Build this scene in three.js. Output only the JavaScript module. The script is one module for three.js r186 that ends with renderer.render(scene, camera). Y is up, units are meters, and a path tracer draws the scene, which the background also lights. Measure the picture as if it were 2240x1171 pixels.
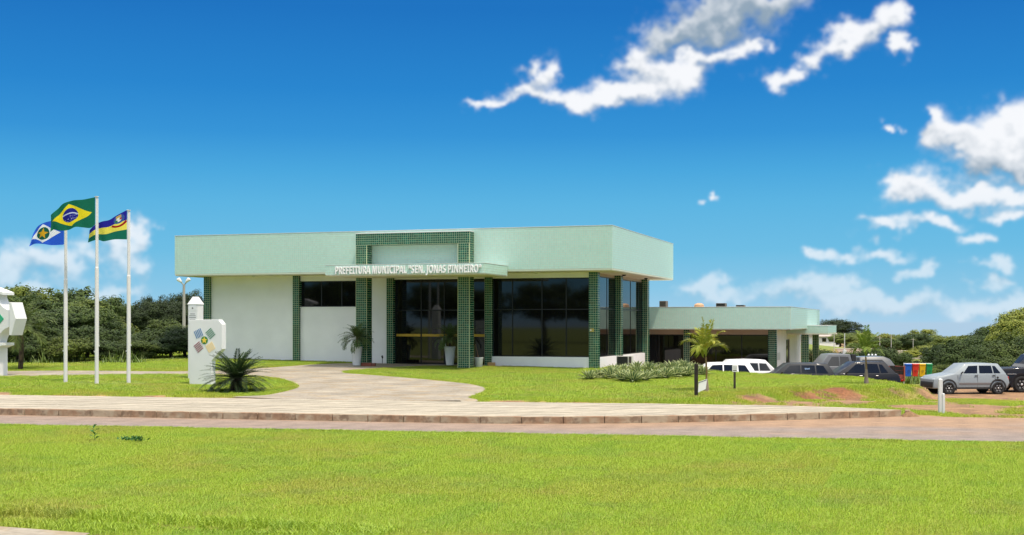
import * as THREE from 'three';
import { mergeGeometries, toCreasedNormals } from 'three/addons/utils/BufferGeometryUtils.js';
import { RoundedBoxGeometry } from 'three/addons/geometries/RoundedBoxGeometry.js';
import { ConvexGeometry } from 'three/addons/geometries/ConvexGeometry.js';
import { FontLoader } from 'three/addons/loaders/FontLoader.js';
import { TextGeometry } from 'three/addons/geometries/TextGeometry.js';

// ------------------------------------------------------------------ camera, sun, exposure
const YAW = 0.31849;                       // the camera looks 18.25 degrees left of the building's depth axis
const EYE = 2.15;
const scene = new THREE.Scene();
const camera = new THREE.PerspectiveCamera(2 * Math.atan(705 / 2760) * 180 / Math.PI, 2240 / 1410, 0.1, 6000);
camera.position.set(0, EYE, 0);
camera.lookAt(-Math.sin(YAW), EYE, -Math.cos(YAW));
camera.setViewOffset(2240, 1410, 0, 0, 2240, 1171);   // shifted lens: verticals stay upright, horizon below the middle
scene.add(camera);
const renderer = new THREE.WebGLRenderer();
renderer.toneMapping = THREE.LinearToneMapping;
renderer.toneMappingExposure = 1.5;
renderer.shadowMap.enabled = true;
const SUN = new THREE.Vector3(0.34, 0.92, 0.19).normalize();
const sun = new THREE.DirectionalLight(0xfff0dc, 2.75);
sun.name = 'sun'; sun.position.copy(SUN).multiplyScalar(120).add(new THREE.Vector3(-12, 0, -45)); sun.target.position.set(-12, 0, -45);
sun.castShadow = true; sun.shadow.radius = 5; sun.shadow.mapSize.set(4096, 4096);
Object.assign(sun.shadow.camera, { left: -60, right: 60, top: 60, bottom: -60, near: 1, far: 300 });
scene.add(sun, sun.target);

// ------------------------------------------------------------------ random numbers and noise
function rng(seed) { let a = seed >>> 0; return () => { a = (a + 0x6D2B79F5) | 0; let t = Math.imul(a ^ (a >>> 15), 1 | a); t = (t + Math.imul(t ^ (t >>> 7), 61 | t)) ^ t; return ((t ^ (t >>> 14)) >>> 0) / 4294967296; }; }
const hashTable = (() => { const r = rng(77), a = new Float32Array(65536); for (let i = 0; i < 65536; i++) a[i] = r(); return a; })();
const hash2 = (i, j) => hashTable[(Math.imul(i, 73856093) ^ Math.imul(j, 19349663)) >>> 3 & 65535];
function vnoise(x, y, px = 0, py = 0) {
  const i = Math.floor(x), j = Math.floor(y); let u = x - i, v = y - j; u = u * u * (3 - 2 * u); v = v * v * (3 - 2 * v);
  let i0 = i, i1 = i + 1, j0 = j, j1 = j + 1;
  if (px) { i0 = ((i % px) + px) % px; i1 = (i0 + 1) % px; j0 = ((j % py) + py) % py; j1 = (j0 + 1) % py; }
  const a = hash2(i0, j0), b = hash2(i1, j0), c = hash2(i0, j1), d = hash2(i1, j1);
  return a + (b - a) * u + (c - a) * v + (a - b - c + d) * u * v;
}
function fbm(x, y, oct = 5, px = 0, py = 0) { let s = 0, a = 0.5, n = 0; for (let o = 0; o < oct; o++) { s += a * vnoise(x, y, px, py); n += a; x = x * 2 + (px ? 0 : 17.3); y = y * 2 + (px ? 0 : 9.1); px *= 2; py *= 2; a *= 0.5; } return s / n; }
function rough(x, y, oct, gain) { let s = 0, a = 1, n = 0; for (let o = 0; o < oct; o++) { s += a * vnoise(x, y); n += a; const t = x * 1.64 - y * 1.15 + 13.7; y = x * 1.15 + y * 1.64 + 5.3; x = t; a *= gain; } return s / n; }
const clamp = (t, a = 0, b = 1) => Math.max(a, Math.min(b, t));
const sst = (a, b, t) => { t = clamp((t - a) / (b - a)); return t * t * (3 - 2 * t); };
const mix = (a, b, t) => a + (b - a) * t;

// ------------------------------------------------------------------ the sky: blue air with fair-weather cumulus
{
  // [azimuth, elevation, half width, half height (degrees), 1 = shaded underside facing the viewer]
  const puffs = [[-18.7,9.9,1.25,0.26,0],[-16.8,11.1,0.87,0.96,0],[-16.7,10.1,2.07,0.52,0],[-14.5,10.2,1.75,0.8,0],[-12.1,11.7,1.6,1.22,0],[-12.6,10.3,1.74,0.72,0],[-10.8,11.0,1.42,0.95,0],[-9.4,11.6,1.51,0.67,0],[-8.0,12.0,0.9,0.47,0],[-9.2,13.2,2.81,1.16,1],[-7.2,13.9,2.77,0.86,1],[-10.6,12.7,1.62,0.78,1],[-6.4,10.8,0.99,0.55,0],[-5.2,11.5,1.02,0.58,0],[-3.8,12.1,1.39,0.73,0],[-2.5,12.5,1.18,0.68,0],[-1.5,12.9,0.8,0.79,0],[-1.2,11.7,0.61,0.49,0],[2.3,8.0,2.2,1.35,0],[3.9,8.6,1.6,1.25,0],[1.3,7.6,1.6,1.1,0],[3.2,7.4,2.2,0.8,0],[0.6,8.1,0.59,1.0,0],[2.9,6.6,1.96,0.5,1],[-0.8,5.8,1.5,1.0,0],[0.9,5.6,1.9,0.8,0],[3.0,5.5,2.2,0.75,0],[-1.4,4.2,1.42,0.43,0],[0.4,4.2,1.2,0.43,0],[3.0,4.6,1.25,0.35,0],[-1.6,8.7,0.42,0.17,0],[-9.4,5.6,0.49,0.18,0],[1.7,3.5,0.82,0.35,0],[-4.5,3.2,0.82,0.36,0],[-3.4,2.9,1.06,0.3,0],[-1.6,3.1,1.23,0.42,0],[-0.2,2.3,0.86,0.35,0],[2.6,2.4,0.9,0.35,0],[-5.2,1.5,3.0,0.9,0],[-3.3,1.7,1.06,0.52,0],[2.4,1.8,0.81,0.31,0],[-9.2,1.4,2.4,0.6,0],[-0.8,0.7,3.9,0.75,0],[3.1,0.8,2.2,0.8,0],[-2.9,0.8,2.6,0.75,0],[-39.3,2.8,1.65,0.93,0],[-40.1,2.0,1.26,0.87,0],[-37.6,2.4,1.59,0.94,0],[-35.6,3.2,1.18,0.83,0],[-34.6,3.7,0.65,0.87,0],[-34.8,2.3,1.19,0.6,0],[-36.1,1.4,1.71,0.47,0],[-38.7,1.2,2.4,0.47,0]];
  const r = rng(5);
  for (let k = 0; k < 215; k++) {            // unseen clouds all round, in streets, packed densely to light the shaded front
    const high = k >= 56, az = high ? r() * 360 : 15 + r() * 290, el = high ? 21 + 62 * r() : 2 + r() * 14, s = 0.9 + el * 0.06, n = 3 + Math.floor(r() * 4), w = 1 / Math.cos(el * 0.01745);
    for (let q = 0; q < n; q++) puffs.push([az + (r() - 0.5) * 7 * s * w, el + (r() - 0.5) * 2.4 * s, (1.5 + r() * 2) * s * w, (0.8 + r() * 0.8) * s, r() < 0.1 ? 1 : 0]);
  }
  const W = 4096, H = 2048, data = new Float32Array(W * H * 4), BIN = 2;
  const bins = Array.from({ length: 360 / BIN }, () => []);
  for (const p of puffs) { const lo = Math.floor((p[0] - p[2] - 2.5) / BIN), hi = Math.floor((p[0] + p[2] + 2.5) / BIN); for (let b = lo; b <= hi; b++) bins[((b % 180) + 180) % 180].push(p); }
  const air = [[0, [0.26, 0.42, 0.55]], [1.5, [0.17, 0.38, 0.53]], [3.2, [0.105, 0.342, 0.52]], [5.3, [0.073, 0.306, 0.51]], [6.8, [0.047, 0.26, 0.49]], [8.4, [0.026, 0.20, 0.455]], [10.4, [0.0155, 0.160, 0.418]], [13.9, [0.0096, 0.116, 0.359]], [30, [0.009, 0.10, 0.33]], [90, [0.008, 0.08, 0.27]]];
  const thick = (a, e) => {                  // [depth of cloud, share of shaded underside]
    let d = 0, g = 0, w = 0;
    for (const p of bins[((Math.floor(a / BIN) % 180) + 180) % 180]) {
      let da = a - p[0]; da -= 360 * Math.round(da / 360);
      const q = 1 - (da / p[2]) ** 2 - ((e - p[1]) / p[3]) ** 2;
      if (q > -0.9) { const k = (q + 0.9) * (q + 0.9) * 0.42; d += k * k * 0.9; g += k * p[4]; w += k; }
    }
    return [d, w ? g / w : 0];
  };
  const skyAt = (az, el, base, oct) => {
    const x = az * Math.cos(el * 0.01745), s = 1 + clamp(el - 13, 0, 12) * 0.12;
    const w1 = rough(x * 0.8 + 40, el * 0.9, oct, 0.56) - 0.5, w2 = rough(x * 0.8 + 90, el * 0.9 + 33, oct, 0.56) - 0.5;
    const A = az + w1 * 3.0 * s, E = el + w2 * 1.8 * s, [d, g] = thick(A, E);
    if (d < 0.004) return base;
    const n = rough(x * 1.5 + 11, el * 2.1 + 5, oct, 0.62), dens = d * (0.45 + 1.5 * n) - 0.03 + (n - 0.5) * 0.12;
    const low = sst(7, 1.5, el), soft = rough(x * 5 + 31, el * 5.6 + 3, Math.min(oct, 4), 0.6) - 0.5;
    const wisp = rough(x * 2.2 + 71, el * 3.4 + 8, Math.min(oct, 5), 0.58);
    const alpha = Math.max(Math.pow(sst(-0.05, mix(2.0, 2.3, low), dens + soft * 0.35), 0.85), 0.42 * sst(0.02, 0.5, d) * sst(0.30, 0.72, wisp + soft * 0.3)) * mix(0.985, 0.62, sst(4, 0.8, el));
    if (alpha < 0.002) return base;
    const up = thick(A + 0.15, E + 0.5 * s)[0], dn = thick(A - 0.05, E - 0.45 * s)[0];
    const lit = clamp(0.78 + 0.26 * (clamp(d, 0, 2) - clamp(up, 0, 2)) + 0.08 * clamp(dn) - 0.66 * g * sst(0.05, 0.9, dens) + (n - 0.5) * 0.85 + soft * 0.3 + w2 * 0.5, 0.10, 1), far = low * 0.42;
    const high = sst(13, 27, el), q = [mix(0.15, mix(0.63, 1.35, high), lit), mix(0.22, mix(0.64, 1.36, high), lit), mix(0.29, mix(0.66, 1.37, high), lit)], hz = [0.17, 0.11, 0.06];   // clouds above the view brightened on purpose, added fill for the shaded walls
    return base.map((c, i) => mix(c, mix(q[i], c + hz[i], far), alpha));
  };
  const airAt = (el) => { let k = 0; while (k < air.length - 2 && air[k + 1][0] < el) k++; const t = clamp((el - air[k][0]) / (air[k + 1][0] - air[k][0])); return [0, 1, 2].map((c) => mix(air[k][1][c], air[k + 1][1][c], t)); };
  const write = (i, j, c) => { const o = (j * W + i) * 4; data[o] = c[0]; data[o + 1] = c[1]; data[o + 2] = c[2]; data[o + 3] = 1; };
  for (let j = H / 2; j < H; j += 4) for (let i = 0; i < W; i += 4) {           // coarse away from the view, fine in it
    const az = (i + 2) / W * 360 - 90, el = (j + 2) / H * 180 - 90, near = el < 17 && Math.abs(((az + 198.2 + 720) % 360) - 180) < 28;
    const c = near ? null : skyAt(az, el, airAt(el), 4);
    for (let b = 0; b < 4; b++) { const e = (j + b + 0.5) / H * 180 - 90, ba = near ? airAt(e) : null; for (let a = 0; a < 4; a++) write(i + a, j + b, c ?? skyAt((i + a + 0.5) / W * 360 - 90, e, ba, 7)); }
  }
  { let S = 0, N = 0; for (let j = H / 2; j < H; j += 8) { const e = ((j + 0.5) / H - 0.5) * Math.PI; for (let i = 0; i < W; i += 16) { const o = (j * W + i) * 4; S += (data[o] * 0.21 + data[o + 1] * 0.72 + data[o + 2] * 0.07) * Math.cos(e) * Math.sin(e); N += Math.cos(e) * Math.sin(e); } } console.log('mean sky luminance', S / N); }
  { let S = 0, cov = 0, cn = 0; const d = Math.PI / H * 8; for (let j = H / 2; j < H; j += 8) { const e = ((j + 0.5) / H - 0.5) * Math.PI; for (let i = 0; i < W; i += 8) { const f = ((i + 0.5) / W - 0.5) * 2 * Math.PI, z = Math.sin(f) * Math.cos(e), o = (j * W + i) * 4, l = data[o] * 0.21 + data[o + 1] * 0.72 + data[o + 2] * 0.07; if (z > 0 && e < 1.0) S += l * z * Math.cos(e) * d * d; if (e > 0.1745 && e < 0.349) { cn++; if (data[o] > 0.08) cov++; } } } console.log('wall', S / Math.PI, 'cover 10-20', cov / cn); }
  for (let o = 0; o < W * H * 2; o += 4) { data[o] = 0.29; data[o + 1] = 0.43; data[o + 2] = 0.54; data[o + 3] = 1; }
  const tex = new THREE.DataTexture(data, W, H, THREE.RGBAFormat, THREE.FloatType);
  tex.mapping = THREE.EquirectangularReflectionMapping; tex.magFilter = THREE.LinearFilter; tex.minFilter = THREE.LinearFilter; tex.wrapS = THREE.RepeatWrapping; tex.needsUpdate = true;
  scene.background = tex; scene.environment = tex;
}
console.log('sky done');

// ------------------------------------------------------------------ helpers
const C = (r, g, b) => new THREE.Color().setRGB(r, g, b);
const V = (x, y, z) => new THREE.Vector3(x, y, z);
const taken = {};
const numbered = (n) => { const k = taken[n] = (taken[n] ?? -1) + 1; return k ? `${n}_${String(k).padStart(3, '0')}` : n; };
function prep(g) {
  g = g.index ? g.toNonIndexed() : g.clone();
  for (const k of Object.keys(g.attributes)) if (!['position', 'normal', 'uv'].includes(k)) g.deleteAttribute(k);
  if (!g.attributes.normal) g.computeVertexNormals();
  return g;
}
function metreUV(g) {                        // uv in metres, laid on the plane each face lies nearest to
  const p = g.attributes.position, n = p.count, uv = new Float32Array(n * 2), a = V(), b = V(), c = V();
  for (let i = 0; i < n; i += 3) {
    a.fromBufferAttribute(p, i); b.fromBufferAttribute(p, i + 1).sub(a); c.fromBufferAttribute(p, i + 2).sub(a); b.cross(c);
    const x = Math.abs(b.x), y = Math.abs(b.y), z = Math.abs(b.z);
    for (let k = i; k < i + 3; k++) {
      const X = p.getX(k), Y = p.getY(k), Z = p.getZ(k);
      if (y >= x && y >= z) { uv[2 * k] = X; uv[2 * k + 1] = Z; } else if (x >= z) { uv[2 * k] = Z; uv[2 * k + 1] = Y; } else { uv[2 * k] = X; uv[2 * k + 1] = Y; }
    }
  }
  g.setAttribute('uv', new THREE.BufferAttribute(uv, 2)); return g;
}
const merge = (list) => metreUV(list.length === 1 ? prep(list[0]) : mergeGeometries(list.map((g) => { const q = prep(g); q.deleteAttribute('uv'); return q; })));
const box = (x0, x1, y0, y1, z0, z1) => new THREE.BoxGeometry(Math.abs(x1 - x0), Math.abs(y1 - y0), Math.abs(z1 - z0)).translate((x0 + x1) / 2, (y0 + y1) / 2, (z0 + z1) / 2);
const rbox = (x0, x1, y0, y1, z0, z1, r = 0.01, s = 2) => new RoundedBoxGeometry(Math.abs(x1 - x0), Math.abs(y1 - y0), Math.abs(z1 - z0), s, r).translate((x0 + x1) / 2, (y0 + y1) / 2, (z0 + z1) / 2);
function rod(a, b, r0, r1 = r0, seg = 8, open = false) {
  const A = V(...a), d = V(...b).sub(A), L = d.length();
  const g = new THREE.CylinderGeometry(r1, r0, L, seg, 1, open).translate(0, L / 2, 0);
  return g.applyQuaternion(new THREE.Quaternion().setFromUnitVectors(V(0, 1, 0), d.normalize())).translate(A.x, A.y, A.z);
}
const tube = (pts, r, n = 20, seg = 6) => new THREE.TubeGeometry(new THREE.CatmullRomCurve3(pts.map((p) => V(...p))), n, r, seg);
const extr = (pts, depth, bevel = 0) => new THREE.ExtrudeGeometry(pts instanceof THREE.Shape ? pts : new THREE.Shape(pts.map((p) => new THREE.Vector2(p[0], p[1]))), { depth, bevelEnabled: bevel > 0, bevelSize: bevel, bevelThickness: bevel, bevelOffset: -bevel, bevelSegments: 2, curveSegments: 12 });
function mesh(name, geo, mat, parent = scene) {
  const g = Array.isArray(geo) ? merge(geo) : geo;
  const m = new THREE.Mesh(g, mat); m.name = parent === scene ? numbered(name) : name; parent.add(m); return m;
}
function tag(o, label, category, group) { o.userData.label = label; o.userData.category = category; if (group) o.userData.group = group; return o; }
function thing(name, label, category, pos = [0, 0, 0], turn = 0, group) {
  const o = new THREE.Group(); o.name = numbered(name); scene.add(o); o.position.set(...pos); o.rotation.y = turn; return tag(o, label, category, group);
}
function dup(root, pos, turn, scale, label, group) {
  const r = root.clone(); r.name = numbered(root.name.replace(/_\d{3}$/, '')); scene.add(r); r.userData = { ...root.userData };
  r.position.set(...pos); r.rotation.y = turn; if (scale) r.scale.set(...[scale].flat().length === 3 ? scale : [scale, scale, scale]);
  if (label) r.userData.label = label; if (group) r.userData.group = group; return r;
}
const structure = (o) => { o.userData.kind = 'structure'; return o; };

// ------------------------------------------------------------------ textures (all tile; uv in metres)
function tex(size, metres, fn, srgb = true) {
  const d = new Uint8Array(size * size * 4);
  for (let j = 0; j < size; j++) for (let i = 0; i < size; i++) { const c = fn(i / size, j / size), o = (j * size + i) * 4; for (let k = 0; k < 3; k++) d[o + k] = clamp(Array.isArray(c) ? c[k] : c) * 255; d[o + 3] = 255; }
  const t = new THREE.DataTexture(d, size, size); t.wrapS = t.wrapT = THREE.RepeatWrapping; t.magFilter = THREE.LinearFilter; t.minFilter = THREE.LinearMipmapLinearFilter; t.generateMipmaps = true;
  if (srgb) t.colorSpace = THREE.SRGBColorSpace; t.repeat.set(1 / metres, 1 / metres); t.needsUpdate = true; return t;
}
const F = (u, v, n, o = 5) => fbm(u * n, v * n, o, n, n);
const bumpFine = tex(512, 0.9, (u, v) => F(u, v, 64, 3), false);
const bumpCoarse = tex(512, 3, (u, v) => F(u, v, 24, 5), false);
const plasterMap = tex(512, 4.3, (u, v) => { const a = F(u, v, 6, 6), q = 0.975 + (a - 0.5) * 0.06; return [q, q, q * 0.992]; });
const concreteMap = tex(512, 5.1, (u, v) => { const a = F(u, v, 5, 6), b = F(u, v, 90, 2), st = sst(0.55, 0.72, F(u + 0.3, v, 9, 5)), q = 0.84 + (a - 0.5) * 0.32 + (b - 0.5) * 0.16; return [q, q * mix(1, 0.955, st), q * mix(1, 0.88, st)]; });
const stoneMap = tex(512, 2.7, (u, v) => { const a = F(u, v, 7, 6), b = F(u, v, 100, 2), q = 0.87 + (a - 0.5) * 0.22 + (b - 0.5) * 0.14; return [q, q * 0.985, q * 0.955]; });
const soilMap = tex(512, 3.3, (u, v) => { const a = F(u, v, 6, 6), b = F(u, v, 120, 2), q = 0.8 + (a - 0.5) * 0.5 + (b - 0.5) * 0.35; return [q, q * 0.98, q * 0.95]; });
const asphaltMap = tex(512, 2.1, (u, v) => { const a = F(u, v, 5, 5), b = F(u, v, 150, 2), q = 0.85 + (a - 0.5) * 0.24 + (b - 0.5) * 0.3; return [q, q, q]; });
const kerbMap = tex(512, 3.7, (u, v) => { const a = F(u, v, 10, 6), b = F(u + 0.5, v, 22, 5), d = sst(0.40, 0.62, a), k = 0.6 * sst(0.55, 0.72, b); return [mix(mix(0.67, 0.60, d), 0.46, k), mix(mix(0.61, 0.49, d), 0.38, k), mix(mix(0.52, 0.39, d), 0.31, k)]; });
const barkMap = tex(256, 0.8, (u, v) => { const a = fbm(u * 24, v * 6, 5, 24, 6), q = 0.55 + (a - 0.5) * 0.9; return [q, q * 0.93, q * 0.84]; });
const M = {
  std: (c, rough = 0.8, o = {}) => new THREE.MeshStandardMaterial({ color: c, roughness: rough, ...o }),
  phys: (c, rough, o = {}) => new THREE.MeshPhysicalMaterial({ color: c, roughness: rough, ...o }),
};
const mat = {
  white: M.std(C(0.88, 0.88, 0.88), 0.75, { map: plasterMap, bumpMap: bumpFine, bumpScale: 0.0015 }),
  soffit: M.std(C(0.76, 0.72, 0.62), 0.8, { map: plasterMap }),
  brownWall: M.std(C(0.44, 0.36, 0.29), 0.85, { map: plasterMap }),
  paleGrout: M.std(C(0.60, 0.66, 0.55), 0.85), darkGrout: M.std(C(0.46, 0.50, 0.30), 0.85),
  paleTile: M.phys(C(1, 1, 1), 0.32), darkTile: M.phys(C(1, 1, 1), 0.22),
  coping: M.std(C(0.62, 0.64, 0.60), 0.5, { metalness: 0.3 }),
  glass: M.phys(C(0.0045, 0.0045, 0.0048), 0.03, { ior: 1.5 }),
  darkMetal: M.std(C(0.012, 0.012, 0.013), 0.4, { metalness: 0.4 }),
  yellow: M.std(C(0.62, 0.38, 0.03), 0.5),
  letter: M.phys(C(0.84, 0.84, 0.83), 0.4),
  pole: M.std(C(0.66, 0.66, 0.65), 0.45),
  monument: M.std(C(0.74, 0.76, 0.78), 0.7, { map: plasterMap, bumpMap: bumpFine, bumpScale: 0.0015 }),
  concrete: M.std(C(0.43, 0.375, 0.29), 0.9, { map: concreteMap, bumpMap: bumpCoarse, bumpScale: 0.008 }),
  stone: [0, 1, 2, 3, 4].map((k) => M.std(C(0.49 + k * 0.014 - (k % 2) * 0.04, 0.45 + k * 0.012 - (k % 2) * 0.036, 0.37 + k * 0.009 - (k % 2) * 0.03), 0.9, { map: stoneMap, bumpMap: bumpCoarse, bumpScale: 0.006 })),
  mortar: M.std(C(0.36, 0.29, 0.21), 0.95, { map: soilMap }),
  kerb: M.std(C(0.95, 0.95, 0.95), 0.95, { map: kerbMap, bumpMap: bumpCoarse, bumpScale: 0.02 }),
  road: M.std(C(1, 1, 1), 0.92, { map: asphaltMap, vertexColors: true, bumpMap: bumpFine, bumpScale: 0.004 }),
  ground: M.std(C(1, 1, 1), 0.97, { map: soilMap, vertexColors: true, bumpMap: bumpCoarse, bumpScale: 0.03 }),
  bark: M.std(C(0.22, 0.18, 0.14), 0.95, { map: barkMap, bumpMap: barkMap, bumpScale: 0.015 }),
  leafTint: [[1.25, 1.2, 1.1], [1.75, 1.5, 1.1], [0.85, 0.9, 0.9], [2.2, 1.75, 1.0]].map((c) => M.phys(C(...c), 0.75, { vertexColors: true, side: THREE.DoubleSide, transmission: 0.3, thickness: 0, specularIntensity: 0.4 })),
  leaf: M.phys(C(1, 1, 1), 0.75, { vertexColors: true, side: THREE.DoubleSide, transmission: 0.3, thickness: 0, specularIntensity: 0.4 }),
  grass: M.phys(C(1, 1, 1), 0.8, { vertexColors: true, side: THREE.DoubleSide, transmission: 0.35, thickness: 0, specularIntensity: 0.25 }),
};

// ------------------------------------------------------------------ terrain
const plateau = [[-200, -30], [-9, -36.4], [-6, -38.5], [-4.9, -43], [-3.6, -46.6], [-1.6, -48.0], [-0.5, -48.7], [-0.3, -51], [-1.1, -54], [-3.0, -57], [-6, -58], [-13, -58.3], [-16, -60], [-16, -300], [-200, -300]];
function signedDistance(poly, x, z) {
  let d = 1e9, ins = false;
  for (let i = 0, j = poly.length - 1; i < poly.length; j = i++) {
    const [ax, az] = poly[i], [bx, bz] = poly[j], ex = bx - ax, ez = bz - az, t = clamp(((x - ax) * ex + (z - az) * ez) / (ex * ex + ez * ez));
    d = Math.min(d, Math.hypot(x - ax - t * ex, z - az - t * ez));
    if ((az > z) !== (bz > z) && x < ax + (z - az) / (bz - az) * ex) ins = !ins;
  }
  return ins ? d : -d;
}
const lerpLine = (pts, x) => { let i = 0; while (i < pts.length - 2 && pts[i + 1][0] < x) i++; const [a, b] = [pts[i], pts[i + 1]]; return mix(a[1], b[1], (x - a[0]) / (b[0] - a[0])); };
const zWalk = (x) => -36.21 - 0.0932 * (x + 13.26);                                   // back of the pavement, as a straight line
const kerbPts = [[-90, -22.7], [-24.69, -29.08], [-17.16, -29.80], [-12.5, -30.25], [-10.3, -30.58], [-8.6, -31.15], [-7.04, -31.87], [-5.4, -32.83], [-3.79, -33.89], [-2.2, -35.1], [-0.66, -36.40]];
const backPts = [[-90, -29.05], [-29.46, -34.7], [-13.26, -36.21], [-8.2, -37.0], [-4.4, -37.35], [-2.2, -37.1], [-0.62, -36.62]];
const nearPts = [[-90, -17.2], [1.92, -28.62], [60, -35.9]];                          // lawn edge on the near side of the road
const zKerb = (x) => x < -0.66 ? lerpLine(kerbPts, x) : -36.4 - (x + 0.66) * 0.12;
const zBack = (x) => x < -0.62 ? lerpLine(backPts, x) : zKerb(x);
const zNear = (x) => lerpLine(nearPts, x);
function G0(x, z) {                          // ground beyond the pavement
  const n = clamp(zWalk(x) - z, 0, 23); let P = -0.27 + n * (0.0135 + 0.0006 * clamp(-14 - x, 0, 20));
  P -= 0.24 * sst(-12.5, -6, x) * sst(-43, -53, z); const s = sst(0, 1, (-40 - z) / 20), L = -0.45 - 0.75 * s;
  const sd = z < -36 ? signedDistance(plateau, x, z) + (x > -8 ? (fbm(x * 0.7, z * 0.7, 4) - 0.5) * 1.4 : 0) : (x < -6 ? 1 : 0), m = sst(-0.8, 0.5, sd);
  const rough = (fbm(x * 0.5 + 3, z * 0.5, 3) - 0.5) * 0.05 * (x > -12 ? 1 : 0.3) * sst(0, 4, n);
  return mix(L, P, m) + rough - Math.max(0, -70 - z) * (0.01 + 0.01 * sst(-40, 0, x));
}
function G(x, z) {
  if (z > -20 && (z > 40 || x > 60)) return -0.4;
  const b = zBack(x), nr = zNear(x);
  if (z >= nr) { const t = z - nr; return mix(-0.435, -0.37, sst(0, 0.7, t)) + (fbm(x * 0.35, z * 0.35, 3) - 0.5) * 0.07 * sst(0, 2, t) - 0.11 * Math.exp(-(((z + 13.3 + (fbm(x, 4, 3) - 0.5) * 0.5) / 0.16) ** 2)) * sst(-6, -8.5, x); }
  if (z > b) {
    if (x > -0.4) return mix(-0.455, -0.47, 1);
    return mix(-0.62, -0.265, sst(0.45, 0, z - b)) ;
  }
  return G0(x, z);
}
const at = (x, z, dy = 0) => [x, G(x, z) + dy, z];

// ------------------------------------------------------------------ ground sheets
const drivePoly = [[-52, -34.6], [-35.66, -42.0], [-33.28, -43.2], [-30.9, -44.6], [-28.92, -45.3], [-26.4, -45.45], [-24.21, -44.19], [-22.26, -41.83], [-21.18, -39.98], [-20.67, -37.9], [-20.55, -36.6], [-20.9, -35.50], [-13.45, -36.19],
  [-13.75, -37.4], [-13.95, -38.6], [-14.27, -40.4], [-14.9, -42.1], [-16.0, -43.69], [-17.89, -45.27], [-19.98, -46.59], [-22.11, -47.73], [-23.45, -48.5], [-23.9, -49.5], [-23.6, -51.3], [-22.9, -53.2], [-21.67, -54.7], [-20.4, -55.3], [-19.0, -55.6], [-19.0, -55.92], [-24.8, -55.92], [-26.3, -55.5], [-27.57, -53.4], [-28.31, -50.42], [-29.2, -48.0], [-31.2, -46.75], [-38.17, -44.96], [-52, -38.3]];
const smoothPoly = (pts, n) => new THREE.CatmullRomCurve3(pts.map((p) => V(p[0], 0, p[1])), true, 'catmullrom', 0.35).getPoints(n).slice(0, -1).map((p) => [p.x, p.z]);
function clipCell(poly, x0, x1, z0, z1) {
  let out = poly;
  for (const [ax, s, lim] of [[0, 1, x0], [0, -1, -x1], [1, 1, z0], [1, -1, -z1]]) {
    const inp = out; out = [];
    for (let i = 0; i < inp.length; i++) {
      const a = inp[i], b = inp[(i + 1) % inp.length], da = s * a[ax] - lim, db = s * b[ax] - lim;
      if (da >= 0) out.push(a);
      if ((da > 0 && db < 0) || (da < 0 && db > 0)) { const t = da / (da - db); out.push([mix(a[0], b[0], t), mix(a[1], b[1], t)]); }
    }
    if (out.length < 3) return [];
  }
  return out;
}
function drape(poly, height, cell, colour) {  // a sheet cut to the outline and laid on the ground
  const xs = poly.map((p) => p[0]), zs = poly.map((p) => p[1]), pos = [], col = [], uv = [];
  for (let x = Math.floor(Math.min(...xs) / cell) * cell; x < Math.max(...xs); x += cell) {
    const strip = clipCell(poly, x, x + cell, -1e4, 1e4); if (!strip.length) continue;
    for (let z = Math.floor(Math.min(...zs) / cell) * cell; z < Math.max(...zs); z += cell) {
      const q = clipCell(strip, x, x + cell, z, z + cell); if (q.length < 3) continue;
      const pts = q.map((p) => new THREE.Vector2(p[0], p[1]));
      for (const f of THREE.ShapeUtils.triangulateShape(pts, [])) {
        const t = f.map((i) => pts[i]); if (Math.abs((t[1].x - t[0].x) * (t[2].y - t[0].y) - (t[2].x - t[0].x) * (t[1].y - t[0].y)) < 1e-6) continue;
        if ((t[1].x - t[0].x) * (t[2].y - t[0].y) - (t[2].x - t[0].x) * (t[1].y - t[0].y) > 0) t.reverse();
        for (const p of t) { pos.push(p.x, height(p.x, p.y), p.y); uv.push(p.x, p.y); if (colour) col.push(...colour(p.x, p.y)); }
      }
    }
  }
  const g = new THREE.BufferGeometry(); g.setAttribute('position', new THREE.Float32BufferAttribute(pos, 3)); g.setAttribute('uv', new THREE.Float32BufferAttribute(uv, 2));
  if (colour) g.setAttribute('color', new THREE.Float32BufferAttribute(col, 3));
  g.computeVertexNormals(); return g;
}
const driveSmooth = smoothPoly(drivePoly, 260);
const inBuilding = (x, z) => (x > -35.0 && x < -14.25 && z < -55.9 && z > -67.5) || (x > -16 && x < -7.9 && z < -68.7 && z > -86);
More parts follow.
